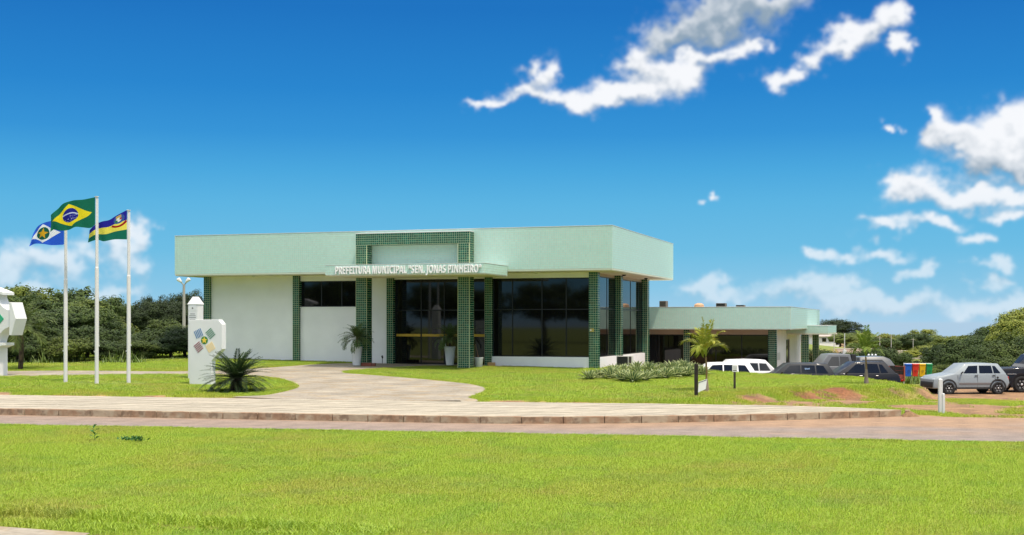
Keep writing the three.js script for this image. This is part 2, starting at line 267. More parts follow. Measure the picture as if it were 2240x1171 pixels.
// share of lawn (1), bare dirt (0)
function lawn(x, z) {
  if (z >= zNear(x)) { if (x < -9.0 && x > -14 && z > -12.56 + (x + 10.66) * 0.05 && z < -10.5) return 0; const rut = Math.exp(-(((z + 13.3 + (fbm(x, 4, 3) - 0.5) * 0.5) / 0.2) ** 2)) * sst(-6, -8.5, x) * sst(0.3, 0.6, fbm(x * 3, z * 3, 3)); return 1 - 0.75 * rut; }
  if (z > zBack(x) - 0.02) return 0;
  if (inBuilding(x, z)) return 0;
  if (x > -38 && z > -57 && signedDistance(driveSmooth, x, z) > 0) return 0;
  const s = signedDistance(plateau, x, z) + (fbm(x * 0.9 + 50, z * 0.9, 4) - 0.5) * 2.2;
  const n = fbm(x * 0.8, z * 0.8 + 70, 4);
  if (z < -58.5 && x > -15) return z < -68 && x > -5.5 ? sst(0.45, 0.6, n + (z < -74 ? 0.3 : 0)) : 0;
  const verge = sst(2.2, 0, zBack(x) - z) * 0.5 * (x < 3 ? 1 : 0.4);
  return Math.max(sst(-0.3, 0.6, s), sst(0.50, 0.66, n + verge * 0.25 - sst(3, 9, x) * 0.12) * 0.8);
}
{
  const axis = (lo, hi, step, from, to, grow) => { const a = []; for (let t = lo; t <= hi + 1e-6; t += step) a.push(t); let d = step, t = hi; while (t < to) { d *= grow; t += d; a.push(t); } d = step; t = lo; while (t > from) { d *= grow; t -= d; a.unshift(t); } return a; };
  const X = axis(-44, 10, 0.3, -2500, 2500, 1.16), Z = axis(-64, -9, 0.3, -3500, 400, 1.16);
  const pos = [], col = [], uv = [], idx = [];
  for (const z of Z) for (const x of X) {
    let y = G(x, z); if (inBuilding(x, z)) y = Math.min(y, -0.3); pos.push(x, y, z); uv.push(x, z);
    const l = lawn(x, z), n = fbm(x * 0.25 + 9, z * 0.25, 4);
    let soil = [mix(0.36, 0.44, n), mix(0.215, 0.27, n), mix(0.105, 0.15, n)];
    if (z < -36 && z > -58 && x > -9) { const s = signedDistance(plateau, x, z), k = sst(-1.6, -0.1, s) * sst(2.5, 0.2, s) * sst(0.3, 0.6, n); soil = [mix(soil[0], 0.26, k), mix(soil[1], 0.105, k), mix(soil[2], 0.045, k)]; }
    if (z > -15 && z < -12 && x < -5) soil = [0.13, 0.085, 0.04];
    const turf = [mix(0.24, 0.29, n), mix(0.32, 0.35, n), 0.04];
    col.push(mix(soil[0], turf[0], l), mix(soil[1], turf[1], l), mix(soil[2], turf[2], l));
  }
  for (let j = 0; j < Z.length - 1; j++) for (let i = 0; i < X.length - 1; i++) { const a = j * X.length + i, b = a + 1, c = a + X.length, d = c + 1; idx.push(a, c, b, b, c, d); }
  const g = new THREE.BufferGeometry(); g.setAttribute('position', new THREE.Float32BufferAttribute(pos, 3)); g.setAttribute('uv', new THREE.Float32BufferAttribute(uv, 2)); g.setAttribute('color', new THREE.Float32BufferAttribute(col, 3)); g.setIndex(idx); g.computeVertexNormals();
  tag(structure(mesh('ground', g, mat.ground)), 'grassy earth with bare orange dirt around the building', 'ground');

  tag(structure(mesh('driveway', drape(driveSmooth, (x, z) => G(x, z) + 0.018, 0.5), mat.concrete)), 'pale concrete driveway curving up to the entrance', 'driveway');

  const road = []; for (let x = -80; x <= 40; x += 1) road.push([x, zNear(x)]); for (let x = 40; x >= -80; x -= 0.5) road.push([x, zKerb(x) - (x > -0.6 ? 0.35 * fbm(x * 2, 3, 3) : 0)]);
  tag(structure(mesh('road', drape(road, () => -0.45, 0.5, (x, z) => {
    const n = fbm(x * 0.35, z * 0.9, 4), w = (zNear(x) - z) / Math.max(1, zNear(x) - zKerb(x)), d = clamp(sst(0.25, 0.8, w + (n - 0.5) * 0.7) * mix(0.3, 1, sst(-14, -3, x)) + sst(0.86, 1, w) * 0.4);
    return [mix(0.33, 0.43, d), mix(0.265, 0.275, d), mix(0.225, 0.165, d)];
  }), mat.road)), 'dusty grey asphalt road with orange dirt along the kerb', 'road');
}
// pavement of diagonal flagstones, each a piece, and kerb stones
{
  const walk = []; for (let x = -80; x <= -0.66; x += 0.5) walk.push([x, zKerb(x) - 0.1]); walk.push([-0.64, zKerb(-0.66) - 0.1]); for (let x = -0.62; x >= -80; x -= 0.5) walk.push([x, zBack(x)]);
  const bed = tag(structure(mesh('pavement', drape(walk, () => -0.297, 1), mat.mortar)), 'flagstone pavement between kerb and lawn', 'pavement');
  const r = rng(31), rows = 7, jitter = {};
  const node = (i, j) => jitter[`${i},${j}`] ??= [(r() - 0.5) * 0.25, (r() - 0.5) * 0.05];
  const P = (i, j, du, dv) => {
    const q = node(i, j), v = clamp(j / rows + (j > 0 && j < rows ? q[1] : 0) + dv, 0, 1), x = -41 + i * 1.18 + j * 0.62 + q[0] + du, xx = Math.min(x, -0.75);
    return [xx, mix(zKerb(xx) - 0.155, zBack(xx) + 0.01, v)];
  };
  for (let j = 0; j < rows; j++) for (let i = 0; i < 36; i++) {
    const gp = 0.02, gv = 0.0042, q = [P(i, j, gp, gv), P(i + 1, j, -gp, gv), P(i + 1, j + 1, -gp, -gv), P(i, j + 1, gp, -gv)];
    if (q[1][0] - q[0][0] < 0.15 || Math.abs(q[3][1] - q[0][1]) < 0.05) continue;
    const top = -0.281 + r() * 0.006, pos = [], f = (a, b, c) => pos.push(...a, ...b, ...c);
    const t = q.map(([x, z]) => [x, top, z]), b = q.map(([x, z]) => [x, -0.31, z]);
    f(t[0], t[1], t[2]); f(t[0], t[2], t[3]);
    for (let k = 0; k < 4; k++) { const n = (k + 1) % 4; f(b[k], b[n], t[n]); f(b[k], t[n], t[k]); }
    const g = new THREE.BufferGeometry(); g.setAttribute('position', new THREE.Float32BufferAttribute(pos, 3)); g.computeVertexNormals(); metreUV(g);
    mesh('paving_stone', g, mat.stone[Math.floor(r() * 5)], bed);
  }
  const kerb = new THREE.Group(); kerb.name = 'kerb'; scene.add(kerb); structure(kerb); tag(kerb, 'reddish stained concrete kerb stones along the road', 'kerb');
  const line = []; for (let x = -42; x < -0.66; x += 0.02) line.push([x, zKerb(x)]);
  let i = 0;
  while (i < line.length - 8) {
    let j = i, L = 0; const want = 0.95 + r() * 0.12; while (j < line.length - 1 && L < want) { L += Math.hypot(line[j + 1][0] - line[j][0], line[j + 1][1] - line[j][1]); j++; }
    const [ax, az] = line[i], [bx, bz] = line[j], a = Math.atan2(-(bz - az), bx - ax);
    const g = rbox(-L / 2 + 0.008, L / 2 - 0.008, -0.64, -0.272 + r() * 0.008, -0.155, -0.004 + r() * 0.008, 0.018).rotateY(a).translate((ax + bx) / 2, 0, (az + bz) / 2);
    mesh('kerb_stone', [g], mat.kerb, kerb); i = j;
  }
  const end = rbox(-0.60, -0.47, -0.64, -0.275, -36.64, -36.36, 0.018); mesh('kerb_stone', [end], mat.kerb, kerb);
}

// ------------------------------------------------------------------ triangle soup for plants
class Leaves {
  constructor() { this.p = []; this.n = []; this.c = []; }
  tri(a, b, c, col, nrm, colB) {
    const n = nrm ?? V().crossVectors(V().subVectors(b, a), V().subVectors(c, a)).normalize(); const k = colB ?? col;
    for (const [q, cc] of [[a, col], [b, col], [c, k]]) { this.p.push(q.x, q.y, q.z); this.n.push(n.x, n.y, n.z); this.c.push(cc[0], cc[1], cc[2]); }
  }
  quad(a, b, c, d, col, nrm) { this.tri(a, b, c, col, nrm); this.tri(a, c, d, col, nrm); }
  build() { const g = new THREE.BufferGeometry(); g.setAttribute('position', new THREE.Float32BufferAttribute(this.p, 3)); g.setAttribute('normal', new THREE.Float32BufferAttribute(this.n, 3)); g.setAttribute('color', new THREE.Float32BufferAttribute(this.c, 3)); return g; }
}
const jit = (c, k, r) => { const q = 1 + (r() - 0.5) * k; return [c[0] * q, c[1] * q, c[2] * q]; };
const mixc = (a, b, t) => [mix(a[0], b[0], t), mix(a[1], b[1], t), mix(a[2], b[2], t)];

// ------------------------------------------------------------------ lawn: blades of grass in half-metre turves
function turf(seed, blades, h0, h1, w, size) {
  const r = rng(seed), L = new Leaves(), green = [0.41, 0.64, 0.038], yellow = [0.55, 0.68, 0.048], dry = [0.62, 0.50, 0.17], deep = [0.24, 0.42, 0.03];
  for (let k = 0; k < blades; k++) {
    const x = (r() - 0.5) * size, z = (r() - 0.5) * size, a = r() * 6.283, h = mix(h0, h1, r() * r()), lean = h * (0.2 + r() * 0.6), b = r() * 6.283, q = r();
    const col = jit(q < 0.62 ? mixc(green, yellow, r()) : q < 0.93 ? mixc(green, deep, r()) : dry, 0.25, r), dx = Math.cos(a) * w * 0.5, dz = Math.sin(a) * w * 0.5;
    const n = V(Math.cos(b) * 0.25 + (r() - 0.5) * 0.5, 1, Math.sin(b) * 0.25 + (r() - 0.5) * 0.5).normalize();
    const m = V(x + Math.cos(b) * lean * 0.3, h * 0.6, z + Math.sin(b) * lean * 0.3), t = V(x + Math.cos(b) * lean, h, z + Math.sin(b) * lean);
    L.tri(V(x - dx, -0.01, z - dz), V(x + dx, -0.01, z + dz), m, col, n); L.tri(V(m.x - dx * 0.8, m.y, m.z - dz * 0.8), V(m.x + dx * 0.8, m.y, m.z + dz * 0.8), t, col, n);
  }
  return L.build();
}
{
  const r = rng(404), S = 0.5, near = [[], [], [], []], farther = [[], [], [], []], tuftsN = [], tuftsF = [];
  const normalAt = (x, z) => V(G(x - 0.2, z) - G(x + 0.2, z), 0.4, G(x, z - 0.2) - G(x, z + 0.2)).normalize();
  const tone = (x, z) => { const n = fbm(x * 0.45 + 20, z * 0.45, 4), m = fbm(x * 1.6, z * 1.6 + 8, 3), d = sst(0.5, 0.68, n) * 0.75, e = sst(0.52, 0.72, m) * 0.6, f = sst(0.56, 0.7, fbm(x * 0.9 + 70, z * 0.9, 4)) * 0.5; return C(mix(1, 1.10, d) * mix(1, 0.72, e) * mix(1, 1.02, f), mix(1, 0.92, d) * mix(1, 0.86, e) * mix(1, 0.84, f), mix(1, 1.3, d) * mix(1, 1.5, f)); };
  const sinY = Math.sin(YAW), cosY = Math.cos(YAW);
  const put = (list, x, z, s, dy = 0) => { const q = new THREE.Quaternion().setFromUnitVectors(V(0, 1, 0), normalAt(x, z)).multiply(new THREE.Quaternion().setFromAxisAngle(V(0, 1, 0), Math.floor(r() * 4) * Math.PI / 2)); list.push([new THREE.Matrix4().compose(V(x, G(x, z) + dy, z), q, V(s, s * (0.85 + r() * 0.35), s)), tone(x, z)]); };
  for (let z = -72; z < -11; z += S) for (let x = -46; x < 12; x += S) {
    const cx = x + S / 2, cz = z + S / 2, D = -sinY * cx - cosY * cz, R = cosY * cx - sinY * cz;
    if (D < 12 || Math.abs(R / D) > 0.45 || (D > 30 && cz < -60 && cx > -34)) continue;
    const t = [[0, 0], [S, 0], [0, S], [S, S]].map(([a, b]) => lawn(x + a, z + b)), isNear = D < 31;
    if (Math.max(...t) < 0.02 && lawn(cx, cz) < 0.02) continue;
    const nearEdge = Math.abs(cz - zNear(cx)) < 0.6 || Math.abs(cz - zBack(cx)) < 0.6;
    if (Math.min(...t) > 0.97 && !nearEdge) put((isNear ? near : farther)[Math.floor(r() * 4)], cx, cz, 1.02);
    else for (let k = 0; k < (isNear ? 130 : 70); k++) { const px = x + r() * S, pz = z + r() * S; if (r() < lawn(px, pz)) put(isNear ? tuftsN : tuftsF, px, pz, 0.9 + r() * 0.5); }
  }
  const group = new THREE.Group(); group.name = 'lawn_grass'; scene.add(group); group.userData = { kind: 'stuff', label: 'short bright green mown grass of the lawns', category: 'grass' };
  const inst = (name, geo, list) => { if (!list.length) return; const m = new THREE.InstancedMesh(geo, mat.grass, list.length); list.forEach(([a, c], i) => { m.setMatrixAt(i, a); m.setColorAt(i, c); }); m.name = name; m.userData.kind = 'stuff'; group.add(m); };
  for (let k = 0; k < 4; k++) { inst('near_turf', turf(10 + k, 3600, 0.016, 0.068, 0.0042, S), near[k]); inst('far_turf', turf(20 + k, 900, 0.025, 0.07, 0.011, S), farther[k]); }
  inst('edge_tuft', turf(30, 16, 0.03, 0.085, 0.006, 0.09), tuftsN); inst('edge_tuft', turf(31, 14, 0.03, 0.085, 0.010, 0.12), tuftsF);
  console.log('turves', near.map((l) => l.length), farther.map((l) => l.length), tuftsN.length, tuftsF.length);
}

// ------------------------------------------------------------------ glazed tiles
const tileGeo = new THREE.BoxGeometry(1, 1, 1);
const PITCH = 0.105;
function tileFaces(parent, faces, material, shades, seed, gap = 0.012, vary = 0.06) {   // faces: [origin, u, v, normal, columns, rows]
  const r = rng(seed), n = faces.reduce((s, f) => s + f[4] * f[5], 0), m = new THREE.InstancedMesh(tileGeo, material, n); let k = 0;
  for (const [o, u, v, w, nu, nv] of faces) {
    const U = V(...u), Vv = V(...v), W = V(...w), basis = new THREE.Matrix4().makeBasis(U, Vv, W), pu = U.length(), q = new THREE.Quaternion().setFromRotationMatrix(basis);
    for (let i = 0; i < nu; i++) for (let j = 0; j < nv; j++) {
      const p = V(...o).addScaledVector(U, (i + 0.5) * PITCH).addScaledVector(Vv, (j + 0.5) * PITCH).addScaledVector(W, 0.002 + (r() - 0.5) * 0.0015);
      const tilt = new THREE.Quaternion().setFromEuler(new THREE.Euler((r() - 0.5) * 0.012, (r() - 0.5) * 0.012, 0));
      m.setMatrixAt(k, new THREE.Matrix4().compose(p, q.clone().multiply(tilt), V(PITCH - gap, PITCH - gap, 0.012)));
      const s = shades[Math.floor(r() * shades.length)], b = 1 + (r() - 0.5) * vary; m.setColorAt(k++, C(s[0] * b, s[1] * b, s[2] * b));
    }
  }
  m.name = 'tile'; m.userData.kind = 'stuff'; parent.add(m); return m;
}
const paleShades = [[0.48, 0.70, 0.62], [0.495, 0.71, 0.63], [0.47, 0.69, 0.61], [0.50, 0.70, 0.625], [0.485, 0.68, 0.605]];
const darkShades = [[0.010, 0.085, 0.050], [0.013, 0.105, 0.062], [0.008, 0.070, 0.042], [0.022, 0.085, 0.045], [0.014, 0.12, 0.075]];
const UP = [0, 1, 0];
// a post with its tiled faces; front towards +z, right towards +x
function tiledBlock(name, x0, x1, y0, y1, z0, z1, parent, grout, tileMat, shades, sides, seed) {
  const m = mesh(name, [box(x0, x1, y0, y1, z0, z1)], grout, parent), f = [];
  const rows = Math.floor((y1 - y0) / PITCH + 0.02), ncol = (L) => Math.max(1, Math.round(L / PITCH - 0.15));
  const nx = ncol(x1 - x0), nz = ncol(z1 - z0), ox = (x1 - x0 - nx * PITCH) / 2, oz = (z1 - z0 - nz * PITCH) / 2, oy = y1 - rows * PITCH;
  if (sides.includes('f')) f.push([[x0 + ox, oy, z1], [1, 0, 0], UP, [0, 0, 1], nx, rows]);
  if (sides.includes('b')) f.push([[x1 - ox, oy, z0], [-1, 0, 0], UP, [0, 0, -1], nx, rows]);
  if (sides.includes('r')) f.push([[x1, oy, z1 - oz], [0, 0, -1], UP, [1, 0, 0], nz, rows]);
  if (sides.includes('l')) f.push([[x0, oy, z0 + oz], [0, 0, 1], UP, [-1, 0, 0], nz, rows]);
  if (sides.includes('d')) f.push([[x0 + ox, y0, z0 + oz], [1, 0, 0], [0, 0, 1], [0, -1, 0], nx, nz]);
  tileFaces(m, f, tileMat, shades, seed, tileMat === mat.darkTile ? 0.017 : 0.013, tileMat === mat.darkTile ? 0.3 : 0.05); return m;
}
const darkBlock = (n, a, b, c, d, e, f, p, s, seed) => tiledBlock(n, a, b, c, d, e, f, p, mat.darkGrout, mat.darkTile, darkShades, s, seed);
const paleBlock = (n, a, b, c, d, e, f, p, s, seed) => tiledBlock(n, a, b, c, d, e, f, p, mat.paleGrout, mat.paleTile, paleShades, s, seed);
// glazing in a vertical plane: panes split by mullions and transoms. axis 'x': plane at z facing +z; 'z': plane at x facing +x
function glazing(name, parent, axis, plane, cuts, ys, t = 0.05) {
  const bars = [], root = new THREE.Group(); root.name = name; parent.add(root);
  const put = (a0, a1, y0, y1, p0, p1) => axis === 'x' ? box(a0, a1, y0, y1, p0, p1) : box(p0, p1, y0, y1, Math.min(a0, a1), Math.max(a0, a1));
  const lo = Math.min(cuts[0], cuts.at(-1)), hi = Math.max(cuts[0], cuts.at(-1)), r = rng(Math.round(Math.abs(plane * 100 + lo * 10)));
  for (const c of cuts) { const q = c === cuts[0] ? Math.sign(cuts.at(-1) - c) * t / 2 : c === cuts.at(-1) ? -Math.sign(c - cuts[0]) * t / 2 : 0; bars.push(put(c + q - t / 2, c + q + t / 2, ys[0] + 0.001, ys.at(-1) - 0.001, plane - 0.05, plane + 0.022)); }
  for (const y of ys) { const q = y === ys[0] ? t / 2 : y === ys.at(-1) ? -t / 2 : 0; bars.push(put(lo + 0.002, hi - 0.002, y + q - t / 2, y + q + t / 2, plane - 0.045, plane + 0.018)); }
  mesh('frame', bars, mat.darkMetal, root);
  for (let i = 0; i < cuts.length - 1; i++) for (let j = 0; j < ys.length - 1; j++) {
    const a0 = Math.min(cuts[i], cuts[i + 1]), a1 = Math.max(cuts[i], cuts[i + 1]), g = put(a0 + 0.01 - (a0 + a1) / 2, a1 - 0.01 - (a0 + a1) / 2, ys[j] + 0.01, ys[j + 1] - 0.01, -0.006, 0.006);
    if (axis === 'x') g.rotateY((r() - 0.5) * 0.006).translate((a0 + a1) / 2, 0, plane); else g.rotateY((r() - 0.5) * 0.006).translate(plane, 0, (a0 + a1) / 2);
    mesh('pane', [g], mat.glass, root);
  }
  return root;
}
const font = await new FontLoader().loadAsync('fonts/droid/droid_sans_bold.typeface.json');

// ------------------------------------------------------------------ town hall
{
  const t = thing('town_hall', 'single-storey town hall with pale green tiled parapet and dark glass', 'building');
  const ZF = -55.83, TOP = 4.44;
  // columns along the front and the right side
  [[-34.87, -34.54], [-29.83, -29.50], [-24.78, -24.45], [-19.76, -19.43]].forEach(([a, b], i) => darkBlock('column', a, b, -0.35, TOP, ZF - 0.42, ZF, t, 'fr', 200 + i));
  darkBlock('column', -14.71, -14.30, -0.35, TOP, ZF - 0.42, ZF, t, 'fr', 210);
  darkBlock('column', -14.64, -14.30, -1.5, TOP, -60.86, -60.45, t, 'fr', 211);
  darkBlock('column', -14.64, -14.30, -1.5, TOP, -67.1, -66.62, t, 'fr', 212);
  // white walls
  const wall = (x0, x1, y0, y1, z0 = -56.25, z1 = -56.0) => mesh('wall', [box(x0, x1, y0, y1, z0, z1)], mat.white, t);
  wall(-34.54, -29.83, -0.35, TOP); wall(-29.50, -26.15, -0.35, 2.88); wall(-26.15, -24.78, -0.35, TOP);
  wall(-29.50, -26.15, 4.17, TOP); wall(-24.45, -19.76, 4.20, TOP); wall(-19.43, -14.71, 4.20, TOP); wall(-19.43, -14.71, -0.35, 0.54, -56.25, -55.90);
  mesh('wall', [box(-14.85, -14.44, -1.5, 0.50, -60.45, -56.25)], mat.white, t); mesh('wall', [box(-14.85, -14.44, -1.5, 0.50, -66.62, -60.86)], mat.white, t);
  mesh('wall', [box(-34.86, -34.70, -0.4, TOP, -67.0, -56.25)], mat.white, t); mesh('wall', [box(-34.69, -14.5, -0.4, TOP, -67.3, -67.11)], mat.white, t);
  mesh('wall', [box(-14.9, -14.62, 4.30, TOP, -66.62, -56.25)], mat.brownWall, t);
  mesh('window_sill', [rbox(-29.50, -26.15, 2.86, 2.90, -56.1, -55.96, 0.006)], mat.white, t);
  mesh('floor', [box(-34.6, -14.86, -0.3, 0.09, -67.1, -56.26)], mat.mortar, t);
  mesh('step', [rbox(-24.45, -19.76, -0.2, 0.135, -56.25, -55.86, 0.01)], mat.concrete, t);
  // glazing
  glazing('window', t, 'x', -56.15, [-29.50, -28.4, -27.3, -26.15], [2.90, 4.17]);
  const door = glazing('door', t, 'x', -56.12, [-24.45, -23.09, -21.9, -20.75, -19.76], [0.135, 2.72, 4.20]);
  [[-24.38, -23.13], [-23.05, -21.94], [-21.86, -20.79], [-20.71, -19.80]].forEach(([a, b]) => mesh('stripe', [box(a, b, 1.46, 1.58, -56.112, -56.108)], mat.yellow, door));
  for (const x of [-21.99, -21.81]) mesh('handle', [rod([x, 1.0, -56.06], [x, 1.4, -56.06], 0.014), rod([x, 1.05, -56.12], [x, 1.05, -56.06], 0.009), rod([x, 1.35, -56.12], [x, 1.35, -56.06], 0.009)], mat.coping, door);
  glazing('window', t, 'x', -56.05, [-19.43, -18.45, -17.01, -15.84, -14.71], [0.54, 2.74, 4.20]);
  glazing('window', t, 'z', -14.62, [-56.25, -57.25, -58.85, -60.45], [0.50, 2.78, 4.30]);
  glazing('window', t, 'z', -14.62, [-60.86, -61.9, -63.9, -65.7, -66.62], [0.50, 2.78, 4.30]);
  // roof: soffit, tiled parapet, coping
  mesh('soffit', [box(-35.59, -13.30, 4.44, 4.475, -68.47, -54.43)], mat.soffit, t);
  const par = paleBlock('parapet', -35.62, -13.27, 4.475, 6.43, -68.5, -54.40, t, 'frl', 220);
  mesh('coping', [rbox(-35.64, -13.25, 6.431, 6.455, -54.62, -54.38, 0.005), rbox(-13.49, -13.25, 6.431, 6.455, -68.5, -54.63, 0.005), rbox(-35.64, -35.4, 6.431, 6.455, -68.5, -54.63, 0.005)], mat.coping, par);
  for (const x of [-31.6, -17.0]) mesh('soffit_lamp', [new THREE.SphereGeometry(0.10, 12, 8).scale(1, 0.6, 1).translate(x, 4.42, -55.1)], mat.coping, t);
  for (const z of [-59.4, -64.4]) mesh('soffit_lamp', [new THREE.SphereGeometry(0.10, 12, 8).scale(1, 0.6, 1).translate(-13.9, 4.42, z)], mat.darkMetal, t);
  // portal frame in front of the parapet
  const legL = darkBlock('portal_leg', -25.42, -24.86, -0.2, 5.735, -54.33, -53.75, t, 'fr', 230);
  darkBlock('portal_leg', -20.33, -19.75, -0.2, 5.735, -54.33, -53.75, t, 'frl', 231);
  const beam = darkBlock('portal_beam', -25.42, -19.75, 5.738, 6.27, -54.33, -53.75, t, 'frd', 232);
  mesh('coping', [rbox(-25.44, -19.73, 6.271, 6.30, -54.33, -53.73, 0.005)], mat.pole, beam);
  // canopy with raised lettering
  const can = paleBlock('canopy', -25.72, -18.15, 4.25, 4.69, -54.38, -51.20, t, 'frl', 240);
  mesh('soffit', [box(-25.69, -18.18, 4.215, 4.249, -54.36, -51.23)], mat.soffit, can);
  mesh('coping', [rbox(-25.74, -18.13, 4.691, 4.712, -54.36, -51.18, 0.005)], mat.coping, can);
  const text = 'PREFEITURA MUNICIPAL "SEN. JONAS PINHEIRO"', size = 0.335, adv = (c) => (font.data.glyphs[c]?.ha ?? 600) / font.data.resolution * size;
  const total = [...text].reduce((s, c) => s + adv(c), 0), sx = 6.98 / total; let x = -25.22;
  for (const c of text) {
    if (c !== ' ') {
      const g = new TextGeometry(c, { font, size, depth: 0.045, curveSegments: 5, bevelEnabled: true, bevelSize: 0.006, bevelThickness: 0.006, bevelSegments: 1 });
      const l = mesh('letter', [g.scale(sx, 1, 1).translate(x, 4.295, -51.18)], mat.letter, can);
    }
    x += adv(c) * sx;
  }
  const pl = mesh('plaque', [rbox(-14.66, -14.46, 1.70, 1.86, -55.822, -55.80, 0.004)], M.std(C(0.5, 0.38, 0.1), 0.4, { metalness: 0.5 }), t); pl.userData.label = 'small brass plaque on the corner column';
  mesh('plate', [box(-14.655, -14.58, 1.755, 1.81, -55.799, -55.796)], mat.letter, pl);
}
// ------------------------------------------------------------------ rear wing
{
  const t = thing('annex_building', 'lower green tiled rear wing with dark windows behind the parked cars', 'building');
  const par = paleBlock('parapet', -16.0, -6.85, 1.76, 2.95, -86.2, -67.6, t, 'fr', 300);
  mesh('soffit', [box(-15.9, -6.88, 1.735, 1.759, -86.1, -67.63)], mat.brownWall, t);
  mesh('coping', [rbox(-16, -6.83, 2.951, 2.975, -67.8, -67.58, 0.005), rbox(-7.05, -6.83, 2.951, 2.975, -86.2, -67.81, 0.005)], mat.coping, par);
  const W = (x0, x1, y0, y1, z0, z1, m = mat.white) => mesh('wall', [box(x0, x1, y0, y1, z0, z1)], m, t);
  W(-15.9, -12.75, 1.47, 1.735, -69.1, -68.85, mat.brownWall); W(-12.42, -8.15, 1.47, 1.735, -69.1, -68.85, mat.brownWall); W(-15.9, -12.75, -1.6, -0.2, -69.1, -68.85); W(-12.42, -8.15, -1.6, -0.2, -69.1, -68.85);
  W(-8.3, -8.05, -1.6, 1.735, -76.8, -69.3); W(-8.3, -8.05, -1.6, 1.735, -86, -78.9); W(-8.3, -8.05, 1.1, 1.735, -78.9, -76.8); W(-15.9, -8.3, -1.6, 1.735, -86, -85.8); W(-15.9, -15.7, -1.6, 1.735, -85.8, -69.1);
  darkBlock('column', -12.75, -12.42, -1.6, 1.735, -69.1, -68.75, t, 'fr', 310); darkBlock('column', -8.15, -7.75, -1.6, 1.735, -69.3, -68.75, t, 'fr', 311);
  glazing('window', t, 'x', -68.98, [-15.9, -14.3, -12.75], [-0.2, 1.47]); glazing('window', t, 'x', -68.98, [-12.42, -11.0, -9.6, -8.15], [-0.2, 1.47]);
  glazing('door', t, 'z', -8.12, [-76.8, -77.85, -78.9], [-1.25, 1.1]);
  const sg = mesh('wall_panel', [rbox(-8.05, -8.02, 0.0, 0.42, -73.4, -72.2, 0.006)], mat.coping, t);
  const can = paleBlock('canopy', -8.04, -5.62, 1.43, 1.93, -84.0, -77.0, t, 'fr', 320);
  mesh('soffit', [box(-8.03, -5.65, 1.40, 1.429, -83.9, -77.03)], mat.soffit, can); mesh('coping', [rbox(-6.84, -5.6, 1.931, 1.952, -84, -76.98, 0.005)], mat.coping, can);
  darkBlock('column', -7.22, -6.80, -1.6, 1.40, -77.75, -77.3, t, 'fr', 321); darkBlock('column', -7.0, -6.62, -1.6, 1.40, -82.9, -82.5, t, 'fr', 322);
}
// things on the wing's roof
const roofBox = (x0, x1, y0, y1, z, label) => { const t = thing('roof_air_conditioner', label, 'air conditioner', [(x0 + x1) / 2, y0, z]); const w = (x1 - x0) / 2, h = y1 - y0; mesh('casing', [rbox(-w, w, 0, h, -0.3, 0.3, 0.02)], M.std(C(0.10, 0.08, 0.065), 0.7), t); mesh('grille', [...Array(5)].map((_, i) => box(-w + 0.03, w - 0.03, 0.04 + i * (h - 0.06) / 5, 0.06 + i * (h - 0.06) / 5, 0.3, 0.312)), mat.darkMetal, t); for (const s of [-w, w - 0.05]) mesh('foot', [box(s, s + 0.05, -0.06, 0, -0.25, 0.25)], mat.darkMetal, t); };
roofBox(-14.33, -13.95, 3.01, 3.34, -70.2, 'small square air conditioner on the wing roof nearest the main block');
roofBox(-11.15, -10.63, 3.01, 3.2, -70.2, 'wide low air conditioner in the middle of the wing roof');
roofBox(-10.05, -9.6, 3.01, 3.09, -70.2, 'lowest flat air conditioner on the wing roof');
{ const t = thing('water_tank', 'orange domed water tank top peeping over the wing roof', 'water tank', [-12.45, 2.9, -72]); mesh('tank', [new THREE.CylinderGeometry(0.28, 0.3, 0.2, 24).translate(0, 0.1, 0)], M.std(C(0.5, 0.27, 0.14), 0.6), t); mesh('lid', [new THREE.SphereGeometry(0.28, 24, 8, 0, 6.3, 0, 1.5).scale(1, 0.5, 1).translate(0, 0.2, 0)], M.std(C(0.55, 0.32, 0.17), 0.6), t); }

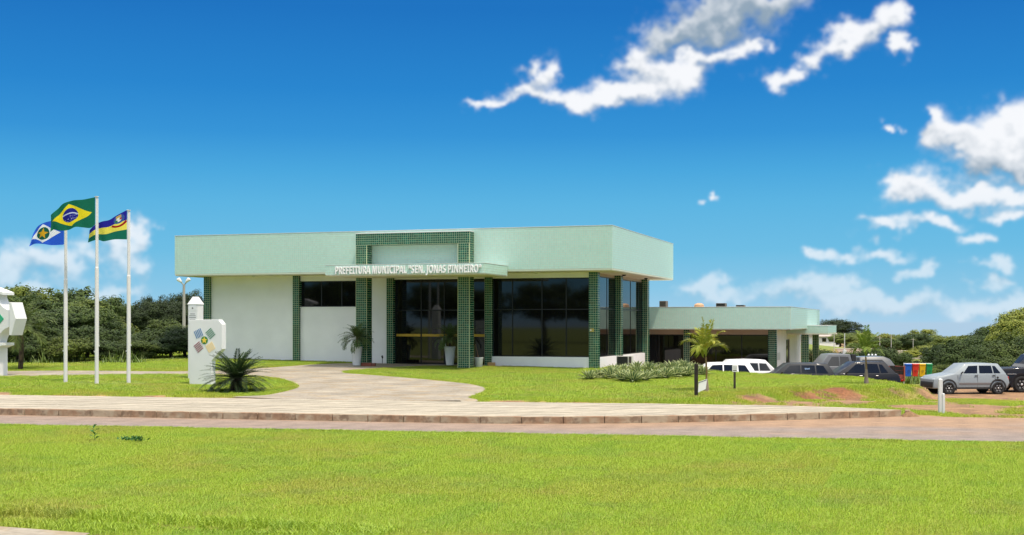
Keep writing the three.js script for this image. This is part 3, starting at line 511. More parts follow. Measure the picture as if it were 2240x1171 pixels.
// ------------------------------------------------------------------ feather leaves (palms, cycad)
function frond(L, o, r) {
  const { base, az, pitch, droop, len, n, leaf, width, cols, spread = 0.9, sag = 0.35, start = 0.15, stem = 0.012 } = o;
  let p = base.clone(), a = pitch; const seg = 14, d = len / seg, ca = Math.cos(az), sa = Math.sin(az), side = V(-sa, 0, ca), pts = [p.clone()], dirs = [];
  for (let k = 0; k < seg; k++) { const dir = V(ca * Math.cos(a), Math.sin(a), sa * Math.cos(a)); dirs.push(dir); p = p.clone().addScaledVector(dir, d); pts.push(p); a -= droop / seg * (0.5 + k / seg); }
  dirs.push(dirs.at(-1));
  const sc = jit(cols[2] ?? cols[0], 0.2, r);
  for (let k = 0; k < seg; k++) { const w0 = stem * (1 - k / seg * 0.8), w1 = stem * (1 - (k + 1) / seg * 0.8); L.quad(pts[k].clone().addScaledVector(side, -w0), pts[k].clone().addScaledVector(side, w0), pts[k + 1].clone().addScaledVector(side, w1), pts[k + 1].clone().addScaledVector(side, -w1), sc); }
  for (let k = 0; k < n; k++) {
    const t = start + (1 - start) * (k + 0.5) / n, f = t * seg, i = Math.min(seg - 1, Math.floor(f)), q = pts[i].clone().lerp(pts[i + 1], f - i), dir = dirs[i], up = V().crossVectors(side, dir).normalize();
    const ll = leaf * (0.35 + 0.65 * Math.sin(Math.PI * clamp(0.16 + t * 0.78))) * (0.85 + r() * 0.3);
    for (const s of [-1, 1]) {
      const v = dir.clone().multiplyScalar(0.75).addScaledVector(side, s * spread).addScaledVector(up, 0.25 + (r() - 0.5) * 0.3).normalize(), tip = q.clone().addScaledVector(v, ll); tip.y -= ll * sag * (0.6 + r() * 0.8);
      const mid = q.clone().lerp(tip, 0.5); mid.y += ll * sag * 0.18; const w = V().crossVectors(v, up).normalize().multiplyScalar(width * 0.5), c = jit(mixc(cols[0], cols[1], r()), 0.3, r);
      L.tri(q, mid.clone().add(w), mid.clone().sub(w), c); L.tri(mid.clone().add(w), tip, mid.clone().sub(w), c);
    }
  }
}
// ------------------------------------------------------------------ flagpoles and flags
const PX = 1 / 58;
function flagpole(x, z, h, label) {
  const t = thing('flagpole', label, 'flagpole', at(x, z, -0.02), YAW, 'flagpoles on the lawn');
  mesh('lower_tube', [rod([0, 0, 0], [0, h * 0.62, 0], 0.072, 0.066, 20)], mat.pole, t); mesh('upper_tube', [rod([0, h * 0.62, 0], [0, h, 0], 0.05, 0.044, 20)], mat.pole, t);
  mesh('collar', [new THREE.CylinderGeometry(0.05, 0.068, 0.06, 20).translate(0, h * 0.62 + 0.03, 0)], mat.pole, t);
  mesh('finial', [new THREE.CylinderGeometry(0.075, 0.075, 0.02, 20).translate(0, h + 0.012, 0)], mat.pole, t);
  mesh('cleat', [rbox(0.066, 0.105, 1.42, 1.48, -0.012, 0.012, 0.005)], mat.coping, t); mesh('cleat', [rbox(-0.105, -0.066, 1.2, 1.26, -0.012, 0.012, 0.005)], mat.coping, t);
  mesh('rope', [rod([0.083, 1.45, 0.01], [0.062, h - 0.05, 0.0], 0.006, 0.006, 5)], mat.letter, t);
  return t;
}
flagpole(-30.91, -39.93, 6.28, 'white flagpole flying the blue flag beside the round-armed monument');
flagpole(-29.32, -39.66, 6.98, 'tallest white flagpole in the middle of the three');
flagpole(-28.47, -40.42, 6.50, 'white flagpole flying the three-striped flag next to the white signboard');
{ const pad = tag(structure(mesh('flagpole_base', drape(smoothPoly([[-31.6, -39.9], [-29.4, -39.3], [-27.6, -40.2], [-28.4, -41.2], [-30.6, -41.0]], 30), (x, z) => G(x, z) + 0.012, 0.5), mat.concrete)), 'pale bare strip round the foot of the flagpoles', 'ground'); }
function canvasTex(w, h, draw) { const c = document.createElement('canvas'); c.width = w; c.height = h; draw(c.getContext('2d'), w, h); const t = new THREE.CanvasTexture(c); t.colorSpace = THREE.SRGBColorSpace; t.magFilter = THREE.LinearFilter; return t; }
const star = (g, x, y, R, rot, fill) => { g.fillStyle = fill; g.beginPath(); for (let k = 0; k < 10; k++) { const a = rot + k * Math.PI / 5, q = k % 2 ? R * 0.4 : R; g[k ? 'lineTo' : 'moveTo'](x + Math.sin(a) * q, y - Math.cos(a) * q); } g.closePath(); g.fill(); };
function flag(name, label, x, z, poleTop, top, bottom, wave, draw) {
  // top and bottom edges from the pole outwards, in pixels of the photograph at the flag's own distance (58 to the metre)
  const y0 = G(x, z), NU = 48, NV = 24, pos = [], uv = [], idx = [], cT = new THREE.CatmullRomCurve3(top.map((p) => V(p[0], p[1], 0))), cB = new THREE.CatmullRomCurve3(bottom.map((p) => V(p[0], p[1], 0)));
  for (let i = 0; i <= NU; i++) { const s = i / NU, T = cT.getPoint(s), B = cB.getPoint(s); for (let j = 0; j <= NV; j++) { const v = j / NV, amp = wave * s * (1 - 0.25 * s); pos.push(mix(B.x, T.x, v) * PX - 0.055, mix(B.y, T.y, v) * PX, amp * (Math.sin(s * 8.5 + v * 1.6) + 0.35 * Math.sin(s * 19 - v * 4)) + 0.02); uv.push(1 - s, v); } }
  for (let i = 0; i < NU; i++) for (let j = 0; j < NV; j++) { const a = i * (NV + 1) + j, b = a + NV + 1; idx.push(a, a + 1, b, b, a + 1, b + 1); }
  const g = new THREE.BufferGeometry(); g.setAttribute('position', new THREE.Float32BufferAttribute(pos, 3)); g.setAttribute('uv', new THREE.Float32BufferAttribute(uv, 2)); g.setIndex(idx); g.computeVertexNormals();
  const t = thing(name, label, 'flag', [x, y0 + poleTop, z], YAW, 'flags flying from the poles');
  mesh('cloth', g, M.phys(C(0.92, 0.92, 0.92), 0.75, { map: canvasTex(512, 352, draw), side: THREE.DoubleSide, transmission: 0.3, thickness: 0, sheen: 0.2, specularIntensity: 0.3 }), t);
  for (const k of [0, NV]) mesh('toggle', [rod([-0.06, pos[k * 3 + 1], 0.02], [-0.02, pos[k * 3 + 1], 0.0], 0.012, 0.012, 6)], mat.coping, t);
}
flag('blue_flag', 'blue flag with white lozenge, green disc and yellow star, its fly frayed', -30.91, -39.93, 6.28, [[0, -6], [-28, -10], [-47, -15], [-60, -27], [-70, -44]].map(([a, b]) => [a, b]), [[0, -62], [-28, -63], [-48, -60], [-62, -60], [-75, -66]], 0.10, (g, w, h) => {
  g.fillStyle = '#2a5fd8'; g.fillRect(0, 0, w, h); g.fillStyle = '#f2f4f8'; g.beginPath(); g.moveTo(w * 0.06, h / 2); g.lineTo(w / 2, h * 0.05); g.lineTo(w * 0.94, h / 2); g.lineTo(w / 2, h * 0.95); g.closePath(); g.fill();
  g.fillStyle = '#0d5c4a'; g.beginPath(); g.arc(w / 2, h / 2, h * 0.30, 0, 7); g.fill(); star(g, w / 2, h / 2, h * 0.27, 0.15, '#d6a21c');
});
flag('national_flag', 'green flag with yellow lozenge and starry blue disc', -29.32, -39.66, 6.98, [[0, -2], [-26, -7], [-50, -9], [-66, -15], [-79, -27], [-96, -40]], [[0, -61], [-9, -68], [-27, -67], [-43, -66], [-58, -72], [-74, -74], [-88, -72], [-95, -77]], 0.11, (g, w, h) => {
  g.fillStyle = '#0a6b50'; g.fillRect(0, 0, w, h); g.fillStyle = '#f4dd22'; g.beginPath(); g.moveTo(w * 0.07, h / 2); g.lineTo(w / 2, h * 0.09); g.lineTo(w * 0.93, h / 2); g.lineTo(w / 2, h * 0.91); g.closePath(); g.fill();
  g.fillStyle = '#1d2088'; g.beginPath(); g.arc(w / 2, h / 2, h * 0.25, 0, 7); g.fill(); g.save(); g.clip(); g.strokeStyle = '#c9d0e8'; g.lineWidth = h * 0.045; g.beginPath(); g.arc(w * 0.46, h * 1.05, h * 0.62, 0, 7); g.stroke(); g.fillStyle = '#e8ecff';
  const r = rng(9); for (let k = 0; k < 26; k++) { g.beginPath(); g.arc(w / 2 + (r() - 0.5) * h * 0.42, h * (0.5 + r() * 0.22), 2 + r() * 1.5, 0, 7); g.fill(); } g.restore();
});
flag('striped_flag', 'blue, yellow and green striped flag with a coat of arms by the pole', -28.47, -40.42, 6.50, [[0, 0], [-23, -12], [-38, -21], [-53, -25], [-68, -32], [-82, -44]], [[0, -64], [-27, -64], [-52, -68], [-64, -65], [-84, -71]], 0.09, (g, w, h) => {
  g.fillStyle = '#23219a'; g.fillRect(0, 0, w, h * 0.34); g.fillStyle = '#f3e35a'; g.fillRect(0, h * 0.33, w, h * 0.34); g.fillStyle = '#0d6e58'; g.fillRect(0, h * 0.66, w, h * 0.34);
  const x = w * 0.84, y = h * 0.20; g.fillStyle = '#3c5a9c'; g.beginPath(); g.arc(x, y, h * 0.17, 0, 7); g.fill(); g.fillStyle = '#c8a860'; g.fillRect(x - h * 0.08, y - h * 0.15, h * 0.16, h * 0.1); g.fillStyle = '#e9ead8'; g.beginPath(); g.arc(x, y + h * 0.02, h * 0.08, 0, 7); g.fill(); g.fillStyle = '#b03a3a'; g.beginPath(); g.arc(x + h * 0.06, y, h * 0.035, 0, 7); g.fill(); g.fillStyle = '#2f7a52'; g.beginPath(); g.arc(x - h * 0.07, y + h * 0.06, h * 0.05, 0, 7); g.fill();
  g.strokeStyle = '#a8141c'; g.lineWidth = h * 0.075; g.beginPath(); g.moveTo(x - h * 0.24, y + h * 0.17); g.quadraticCurveTo(x, y + h * 0.40, x + h * 0.22, y + h * 0.15); g.stroke();
});
// ------------------------------------------------------------------ white signboard with the striped emblem
{
  const x0 = -25.88, z = -40.48, t = thing('signboard', 'white slab signboard with cut corners and a four-coloured striped emblem', 'sign', at(x0, z, -0.04));
  mesh('slab', [extr([[0, 0], [0.93, 0], [0.93, 0.92], [1.37, 1.36], [1.37, 2.27], [1.22, 2.44], [0, 2.44]], 0.26, 0.012).translate(0, 0, -0.26)], mat.monument, t);
  const cx = 0.64, cy = 1.68, zf = 0.012; const paint = (r, g, b) => M.std(C(r, g, b), 0.6);
  mesh('emblem_disc', [new THREE.CylinderGeometry(0.145, 0.145, 0.012, 32).rotateX(Math.PI / 2).translate(cx, cy, zf + 0.006)], paint(0.035, 0.20, 0.05), t);
  const sh = new THREE.Shape(); for (let k = 0; k < 10; k++) { const a = k * Math.PI / 5, q = k % 2 ? 0.055 : 0.135; sh[k ? 'lineTo' : 'moveTo'](Math.sin(a) * q, Math.cos(a) * q); } sh.closePath();
  mesh('emblem_star', [extr(sh, 0.01).translate(cx, cy, zf + 0.012)], paint(0.80, 0.58, 0.06), t);
  for (const [qx, qy, dx, dy, col] of [[-1, 1, 0.42, -0.9, paint(0.045, 0.16, 0.36)], [1, 1, 0.78, 0.62, paint(0.02, 0.20, 0.09)], [-1, -1, 0.80, 0.60, paint(0.25, 0.035, 0.06)], [1, -1, 0.52, -0.85, paint(0.82, 0.60, 0.20)]]) {
    for (let k = 0; k < 5; k++) { const px = -dy, py = dx, s = (k - 2) * 0.068, len = 0.15, bx = cx + qx * 0.25 + px * s, by = cy + qy * 0.25 + py * s; mesh('emblem_bar', [rbox(-len, len, -0.015, 0.015, 0, 0.012, 0.004, 1).rotateZ(Math.atan2(dy, dx)).translate(bx, by, zf)], col, t); }
  }
}
{ // narrow stele behind it
  const t = thing('memorial_stele', 'narrow white stele with pointed top and engraved plaques behind the signboard', 'memorial', at(-27.62, -43.1, -0.04));
  mesh('shaft', [box(0, 0.42, 0, 2.98, -0.42, 0)], mat.monument, t);
  const g = new ConvexGeometry([[-0.025, 2.98, 0.025], [0.445, 2.98, 0.025], [0.445, 2.98, -0.445], [-0.025, 2.98, -0.445], [0.13, 3.28, -0.12], [0.29, 3.28, -0.12], [0.29, 3.28, -0.3], [0.13, 3.28, -0.3]].map((p) => V(...p))); mesh('cap', [g], mat.monument, t);
  const plate = M.std(C(0.70, 0.72, 0.74), 0.35), ink = M.std(C(0.16, 0.17, 0.18), 0.6);
  for (const [a, b] of [[2.72, 2.93], [2.22, 2.70]]) mesh('plaque', [rbox(0.03, 0.39, a, b, 0, 0.015, 0.004, 1)], plate, t);
  for (const [y, w] of [[2.60, 0.11], [2.53, 0.14], [2.46, 0.15], [2.39, 0.13], [2.32, 0.12]]) mesh('text_line', [box(0.21 - w, 0.21 + w, y - 0.011, y + 0.011, 0.015, 0.018)], ink, t);
  mesh('crest', [new THREE.CylinderGeometry(0.035, 0.035, 0.006, 16).rotateX(Math.PI / 2).translate(0.21, 2.83, 0.018)], ink, t);
}
{ // monument with capped arms at the edge of the lawn
  const PXM = 1 / 54.1, t = thing('monument', 'white concrete monument of a round-armed cross with green squares', 'monument', at(-36.32, -42.2, -0.05)), D = 0.55;
  const cy = (825 - 698) * PXM + 0.05; t.userData.label = 'white concrete cross monument with capped curved arms and green squares';
  // cross with hollow curves between the arms
  const s = new THREE.Shape(), a = 0.33, L = 1.0; s.moveTo(L, -a);
  for (let k = 0; k < 4; k++) { const q = k * Math.PI / 2, c = Math.cos(q), n = Math.sin(q), P = (x, y) => [x * c - y * n, x * n + y * c]; s.lineTo(...P(L, -a)); s.lineTo(...P(L, a)); s.quadraticCurveTo(...P(0.44, 0.44), ...P(a, L)); }
  mesh('cross', [extr(s, D, 0.015).translate(0, cy, -D)], mat.monument, t);
  for (let k = 0; k < 4; k++) { const g = extr([[0.97, -0.67], [1.08, -0.67], [1.30, 0], [1.08, 0.67], [0.97, 0.67], [0.99, 0]], D + 0.1, 0.015).translate(0, 0, -D - 0.05).rotateZ(k * Math.PI / 2).translate(0, cy, 0); mesh('arm_cap', [g], mat.monument, t); }
  for (const i of [-1, 0, 1]) for (const j of [-1, 0, 1]) mesh(i + j > 0 || i - j > 1 ? 'green_square' : 'pale_square', [rbox(-0.15, 0.15, -0.15, 0.15, 0, 0.02, 0.004, 1).translate(i * 0.33, j * 0.33, 0).rotateZ(Math.PI / 4).translate(0, cy, 0.013)], i + j > 0 || i - j > 1 ? M.std(C(0.02, 0.36, 0.19), 0.5) : mat.letter, t);
  mesh('pedestal', [box(-0.36, 0.40, 0, cy - 1.0, -D + 0.02, -0.03)], mat.monument, t);
}
// ------------------------------------------------------------------ cycad, palms, agaves, shrubs
{
  const t = thing('cycad', 'dark green cycad with a stout trunk in front of the white signboard', 'plant', at(-22.44, -37.98)), r = rng(61), L = new Leaves();
  const tr = []; for (let k = 0; k < 60; k++) { const y = r() * 0.42, a = r() * 6.28; tr.push(new THREE.ConeGeometry(0.05, 0.12, 5).rotateZ(-0.9).rotateY(-a).translate(Math.cos(a) * 0.17, y, Math.sin(a) * 0.17)); }
  mesh('trunk', [new THREE.CylinderGeometry(0.19, 0.2, 0.5, 14).translate(0, 0.22, 0), ...tr], mat.bark, t);
  for (let k = 0; k < 100; k++) { const u = k / 100, pitch = mix(1.2, -0.25, Math.pow(u, 0.75)) + (r() - 0.5) * 0.2; frond(L, { base: V(0, 0.42, 0), az: k * 2.39996 + r() * 0.3, pitch, droop: mix(0.6, 1.0, u), len: 1.12 + r() * 0.2, n: 34, leaf: 0.19, width: 0.028, cols: [[0.018, 0.042, 0.012], [0.04, 0.08, 0.018], [0.05, 0.07, 0.02]], spread: 0.8, sag: 0.05, start: 0.1 }, r); }
  mesh('leaf_crown', L.build(), mat.leaf, t);
}
const potMat = M.std(C(0.70, 0.71, 0.71), 0.6, { map: plasterMap });
function pottedPalm(x, z, seed, label) {
  const y = 0.14, t = thing('flower_pot', label.replace('palm', 'pot').replace('small bushy pot', 'tall tapered white pot holding a small palm'), 'pot', [x, y, z], 0, 'white palm pots at the entrance');
  mesh('pot', [new THREE.LatheGeometry([[0, 0], [0.165, 0], [0.175, 0.02], [0.255, 0.80], [0.268, 0.82], [0.268, 0.87], [0.235, 0.87], [0.23, 0.80], [0, 0.80]].map((p) => new THREE.Vector2(...p)), 28)], potMat, t);
  mesh('soil', [new THREE.CylinderGeometry(0.228, 0.228, 0.02, 20).translate(0, 0.815, 0)], mat.mortar, t);
  const p = thing('potted_palm', label, 'palm', [x, y + 0.82, z], 0, 'potted palms at the entrance'), r = rng(seed), L = new Leaves();
  mesh('trunk', [rod([0, 0, 0], [0.02, 0.42, 0], 0.06, 0.045, 10), ...[...Array(7)].map((_, i) => new THREE.CylinderGeometry(0.062 - i * 0.002, 0.056, 0.03, 10).translate(0.002 * i, 0.05 + i * 0.05, 0))], mat.bark, p);
  for (let k = 0; k < 46; k++) { const u = k / 46; frond(L, { base: V(0.02, 0.40, 0), az: k * 2.39996 + r(), pitch: mix(1.4, -0.1, u) + (r() - 0.5) * 0.2, droop: mix(1.0, 1.9, u), len: 0.75 + r() * 0.25, n: 26, leaf: 0.22, width: 0.024, cols: [[0.05, 0.10, 0.025], [0.12, 0.18, 0.045], [0.13, 0.14, 0.05]], spread: 0.7, sag: 0.35, stem: 0.008 }, r); }
  mesh('leaf_crown', L.build(), mat.leaf, p);
}
pottedPalm(-25.12, -53.2, 71, 'small bushy palm in the pot beside the white wall');
pottedPalm(-21.15, -54.9, 72, 'small bushy palm in the pot before the glass door');
{ const t = thing('flower_pot', 'low grey round pot between the portal leg and the column', 'pot', [-19.72, 0.06, -54.9], 0); mesh('pot', [new THREE.LatheGeometry([[0, 0], [0.165, 0], [0.2, 0.40], [0.215, 0.41], [0.215, 0.46], [0.19, 0.46], [0.185, 0.4], [0, 0.4]].map((p) => new THREE.Vector2(...p)), 24)], potMat, t); mesh('soil', [new THREE.CylinderGeometry(0.184, 0.184, 0.02, 16).translate(0, 0.41, 0)], mat.mortar, t);
  const p = thing('bare_sapling', 'thin bare sapling stem standing in the low grey pot', 'plant', [-19.72, 0.47, -54.9]); mesh('stem', [rod([0, 0, 0], [-0.04, 0.16, 0], 0.035, 0.03, 8), rod([-0.04, 0.15, 0], [-0.16, 0.66, 0], 0.013, 0.008, 6)], M.std(C(0.22, 0.12, 0.07), 0.9), p); }
{ const t = thing('brick', 'red brick block lying at the foot of the portal leg', 'brick', [-24.72, 0.10, -53.45], 0.1); mesh('block', [rbox(-0.24, 0.24, 0, 0.16, -0.1, 0.1, 0.012)], M.std(C(0.24, 0.075, 0.045), 0.9, { bumpMap: bumpCoarse, bumpScale: 0.01 }), t); mesh('half_block', [rbox(0.26, 0.42, 0, 0.15, -0.09, 0.09, 0.012)], M.std(C(0.20, 0.07, 0.045), 0.9), t); }
{ const t = tag(mesh('cardboard_box', [rbox(-19.5, -19.2, 0.04, 0.27, -55.75, -55.5, 0.008)], M.std(C(0.50, 0.30, 0.13), 0.85)), 'small tan box beside the low grey pot', 'box'); }
{ const t = thing('garden_light', 'small dark spike light at the foot of the white wall', 'light', [-24.92, 0.13, -55.66]); mesh('stake', [rod([0, 0, 0], [0, 0.3, 0], 0.015, 0.015, 8)], mat.darkMetal, t); mesh('lamp_head', [new THREE.CylinderGeometry(0.045, 0.035, 0.12, 12).rotateX(0.5).translate(0, 0.34, 0)], mat.darkMetal, t); }
{ // outdoor unit of an air conditioner by the side wall
  const t = thing('air_conditioner_unit', 'outdoor air conditioner unit with dark grille behind the agaves', 'air conditioner', [-13.45, G(-13.45, -57.4), -57.3]);
  const shell = M.std(C(0.62, 0.60, 0.54), 0.5);
  mesh('casing', [rbox(-0.32, 0.42, 0.12, 0.56, -0.32, 0, 0.015)], shell, t); mesh('grille', [box(-0.29, 0.22, 0.14, 0.53, 0.0, 0.012), ...[...Array(9)].map((_, i) => box(-0.28, 0.21, 0.165 + i * 0.042, 0.175 + i * 0.042, 0.012, 0.02))], M.std(C(0.022, 0.02, 0.018), 0.6), t);
  mesh('side_grille', [box(0.27, 0.39, 0.14, 0.53, 0, 0.012)], M.std(C(0.06, 0.045, 0.04), 0.6), t); for (const x of [-0.26, 0.32]) mesh('foot', [rbox(x, x + 0.08, -0.1, 0.12, -0.3, -0.02, 0.01)], mat.concrete, t);
}
{ // agaves with cream leaf margins
  const spots = [[-12.54, -47.72], [-12.46, -49.01], [-11.89, -48.57], [-11.17, -47.49], [-10.64, -47.03], [-10.4, -48.01], [-10.34, -49.61], [-10.05, -50.34], [-9.92, -51.74], [-9.6, -52.59], [-9.32, -54.52], [-12.55, -51.77], [-12.43, -53.29], [-11.72, -52.36], [-11.5, -53.91], [-11.23, -55.16], [-10.75, -55.31], [-10.49, -56.19], [-10.15, -57.09], [-12.48, -55.9]];
  const kinds = [0, 1, 2].map((q) => {
    const r = rng(90 + q), L = new Leaves();
    for (let k = 0; k < 44; k++) {
      const u = k / 44, az = k * 2.39996 + r() * 0.3, len = (0.34 + r() * 0.12) * (0.75 + u * 0.35), w = 0.034; let a = mix(1.45, 0.25, u) + (r() - 0.5) * 0.2;
      const ca = Math.cos(az), sa = Math.sin(az), side = V(-sa, 0, ca); let p = V(ca * 0.03, 0.02, sa * 0.03); const g = jit([0.07, 0.15, 0.06], 0.4, r), cr = jit([0.55, 0.58, 0.28], 0.3, r), ws = [0.8, 1, 0.75, 0];
      for (let i = 0; i < 3; i++) { const d = V(ca * Math.cos(a), Math.sin(a), sa * Math.cos(a)), q2 = p.clone().addScaledVector(d, len / 3), A = ws[i] * w, B = ws[i + 1] * w, S = (v, s) => v.clone().addScaledVector(side, s).addScaledVector(V(0, 1, 0), Math.abs(s) * 0.5);
        L.quad(S(p, -A), S(p, -A * 0.5), S(q2, -B * 0.5), S(q2, -B), cr); L.quad(S(p, A * 0.5), S(p, A), S(q2, B), S(q2, B * 0.5), cr); L.quad(S(p, -A * 0.5), p, q2, S(q2, -B * 0.5), g); L.quad(p, S(p, A * 0.5), S(q2, B * 0.5), q2, g); p = q2; a -= 0.18; }
    }
    return L.build();
  }), r = rng(17);
  spots.forEach(([x, z], i) => { const t = thing('agave', 'spiky agave with cream edged leaves in the bed beside the lawn', 'plant', at(x, z, -0.01), r() * 6, 'agaves in the planting bed'); mesh('rosette', kinds[i % 3], mat.leaf, t); mesh('root_crown', [new THREE.SphereGeometry(0.05, 8, 6).translate(0, 0.02, 0)], mat.bark, t); const s = 1.3 + r() * 0.5; t.scale.set(s, s, s); });
}
function youngPalm(name, label, x, z, h, crown, seed, cols, wrapH) {
  const t = thing(name, label, 'palm', at(x, z, -0.02)), r = rng(seed), L = new Leaves();
  mesh('trunk', [tube([[0, 0, 0], [0.015, h * 0.5, 0], [-0.01, h, 0]], 0.032, 12, 8)], M.std(C(0.20, 0.13, 0.05), 0.85), t);
  mesh('trunk_wrap', [new THREE.CylinderGeometry(0.05, 0.10, wrapH, 10).translate(0.01, wrapH / 2, 0)], M.std(C(0.24, 0.19, 0.15), 0.95), t);
  for (let k = 0; k < 12; k++) { const u = k / 12; frond(L, { base: V(-0.01, h, 0), az: k * 2.39996 + seed, pitch: mix(1.55, 1.15, u), droop: mix(0.25, 3.0, u), len: crown * (0.95 - 0.25 * u) * (0.9 + r() * 0.2), n: 30, leaf: crown * 0.30, width: 0.04, cols, spread: 0.6, sag: 0.45, start: 0.3, stem: 0.014 }, r); }
  mesh('leaf_crown', L.build(), mat.leaf, t);
}
youngPalm('young_palm', 'young yellow-green palm on a thin stem behind the white panel sign', -7.11, -42.51, 1.18, 1.35, 3, [[0.22, 0.30, 0.03], [0.42, 0.40, 0.05], [0.34, 0.42, 0.05]], 0.42);
youngPalm('young_palm', 'young palm with wrapped stem in front of the red trailer', -2.32, -51.78, 1.1, 1.25, 5, [[0.14, 0.24, 0.03], [0.24, 0.30, 0.05], [0.25, 0.32, 0.05]], 0.62);
// ------------------------------------------------------------------ small signs and posts on the lawn
{
  const wood = M.std(C(0.065, 0.055, 0.048), 0.85, { map: barkMap }), t = thing('lawn_sign', 'dark wooden post with a white panel sagging to one side', 'sign', at(-7.09, -40.46, -0.05), YAW);
  mesh('post', [rbox(-0.055, 0.055, 0, 1.08, -0.05, 0.05, 0.006)], wood, t);
  mesh('panel', [extr([[0.05, 0.16], [0.30, 0.27], [0.345, 0.60], [0.075, 0.50]], 0.015, 0.003).translate(0, 0.0, 0.03)], mat.white, t);
  mesh('panel_edge', [rod([0.06, 0.475, 0.05], [0.33, 0.575, 0.05], 0.009, 0.009, 6)], mat.darkMetal, t);
}
{
  const t = thing('lawn_sign', 'weathered post with a small white notice on top', 'sign', at(-6.32, -43.67, -0.05), YAW);
  mesh('post', [rbox(-0.035, 0.035, 0, 0.70, -0.03, 0.03, 0.005)], M.std(C(0.17, 0.155, 0.14), 0.9, { map: barkMap }), t);
  mesh('notice', [rbox(-0.09, 0.09, 0.66, 0.90, 0.03, 0.045, 0.004)], mat.white, t); mesh('notice_bar', [box(-0.06, 0.06, 0.70, 0.73, 0.045, 0.048)], mat.darkMetal, t);
  for (const y of [0.84, 0.80, 0.77]) mesh('text_line', [box(-0.07, 0.07, y, y + 0.012, 0.045, 0.047)], M.std(C(0.3, 0.32, 0.34), 0.8), t);
}
for (const [x, z, h, w, label] of [[0.34, -37.75, 1.02, 0.052, 'tall white painted post at the edge of the dirt'], [0.42, -37.55, 0.62, 0.035, 'short white stake leaning by the tall white post']]) { const t = thing('marker_post', label, 'post', at(x, z, -0.04), YAW); mesh('post', [rbox(-w, w, 0, h, -w, w, 0.008)], mat.pole, t); mesh('cap', [new THREE.ConeGeometry(w * 1.3, w * 0.6, 4).rotateY(Math.PI / 4).translate(0, h + w * 0.28, 0)], mat.pole, t); }
// ------------------------------------------------------------------ recycling bins on a rail
{
  const cols = [['blue', [0.005, 0.11, 0.52]], ['red', [0.60, 0.035, 0.02]], ['yellow', [0.72, 0.45, 0.01]], ['green', [0.006, 0.27, 0.09]]], y = -1.2, gx = -0.5, gz = -69.34;
  const f = thing('bin_rack', 'thin steel rack carrying the four recycling bins', 'rack', [gx, y, gz], YAW); for (const x of [-0.72, 0.72]) mesh('post', [rod([x, 0, 0], [x, 1.22, 0], 0.025, 0.025, 8)], mat.coping, f); for (const h of [0.75, 1.18]) mesh('rail', [rod([-0.74, h, -0.02], [0.74, h, -0.02], 0.018, 0.018, 8)], mat.coping, f);
  cols.forEach(([n, c], i) => { const t = thing('recycling_bin', `${n} recycling bin hanging on the rack`, 'bin', [gx + (i - 1.5) * 0.36 * Math.cos(YAW), y + 0.52, gz - (i - 1.5) * 0.36 * Math.sin(YAW)], YAW, 'recycling bins'), m = M.phys(C(...c), 0.35);
    mesh('body', [new ConvexGeometry([[-0.12, 0, 0.02], [0.12, 0, 0.02], [0.12, 0, 0.2], [-0.12, 0, 0.2], [-0.155, 0.56, 0], [0.155, 0.56, 0], [0.155, 0.56, 0.26], [-0.155, 0.56, 0.26]].map((p) => V(...p)))], m, t); mesh('lid', [rbox(-0.165, 0.165, 0.565, 0.66, -0.01, 0.28, 0.03)], m, t); mesh('emblem', [new THREE.TorusGeometry(0.045, 0.012, 6, 18).rotateX(-0.1).translate(0, 0.28, 0.236)], M.std(C(c[0] * 0.3, c[1] * 0.3, c[2] * 0.3), 0.5), t); });
}
{ // weeds in the near lawn
  const L = new Leaves(), r = rng(3), t = thing('weed', 'tall leafy weed standing in the near lawn', 'plant', at(-16.78, -22.64)); mesh('stem', [rod([0, 0, 0], [-0.04, 0.3, 0], 0.006, 0.003, 5)], M.std(C(0.1, 0.2, 0.05), 0.8), t);
  for (let k = 0; k < 9; k++) { const y = 0.05 + k * 0.032, a = k * 2.4, p = V(-0.04 * y / 0.3, y, 0), q = p.clone().add(V(Math.cos(a) * 0.13, 0.06, Math.sin(a) * 0.13)), w = V(-Math.sin(a) * 0.034, 0.01, Math.cos(a) * 0.034), m = p.clone().lerp(q, 0.5).add(V(0, 0.02, 0)); const c = jit([0.06, 0.19, 0.04], 0.3, r); L.tri(p, m.clone().add(w), m.clone().sub(w), c); L.tri(m.clone().add(w), q, m.clone().sub(w), c); } mesh('leaf', L.build(), mat.leaf, t);
  const u = thing('weed', 'low spreading clump of weeds in the near lawn', 'plant', at(-15.9, -22.72)), K = new Leaves(); for (let k = 0; k < 70; k++) { const p = V((r() - 0.5) * 0.6, 0.03 + r() * 0.07, (r() - 0.5) * 0.25), a = r() * 6.28, q = p.clone().add(V(Math.cos(a) * 0.08, 0.05, Math.sin(a) * 0.08)), w = V(-Math.sin(a) * 0.025, 0.01, Math.cos(a) * 0.025); K.tri(p.clone().add(w), q, p.clone().sub(w), jit([0.05, 0.16, 0.035], 0.3, r)); } mesh('leaf', K.build(), mat.leaf, u);
}
{ const g = drape([[-13, -12.66], [-10.66, -12.54], [-9.3, -12.46], [-9.0, -11.0], [-13, -10.6]], () => -0.318, 1); tag(structure(mesh('near_footpath', g, mat.concrete)), 'corner of pale concrete footpath at the near edge of the lawn', 'footpath'); }

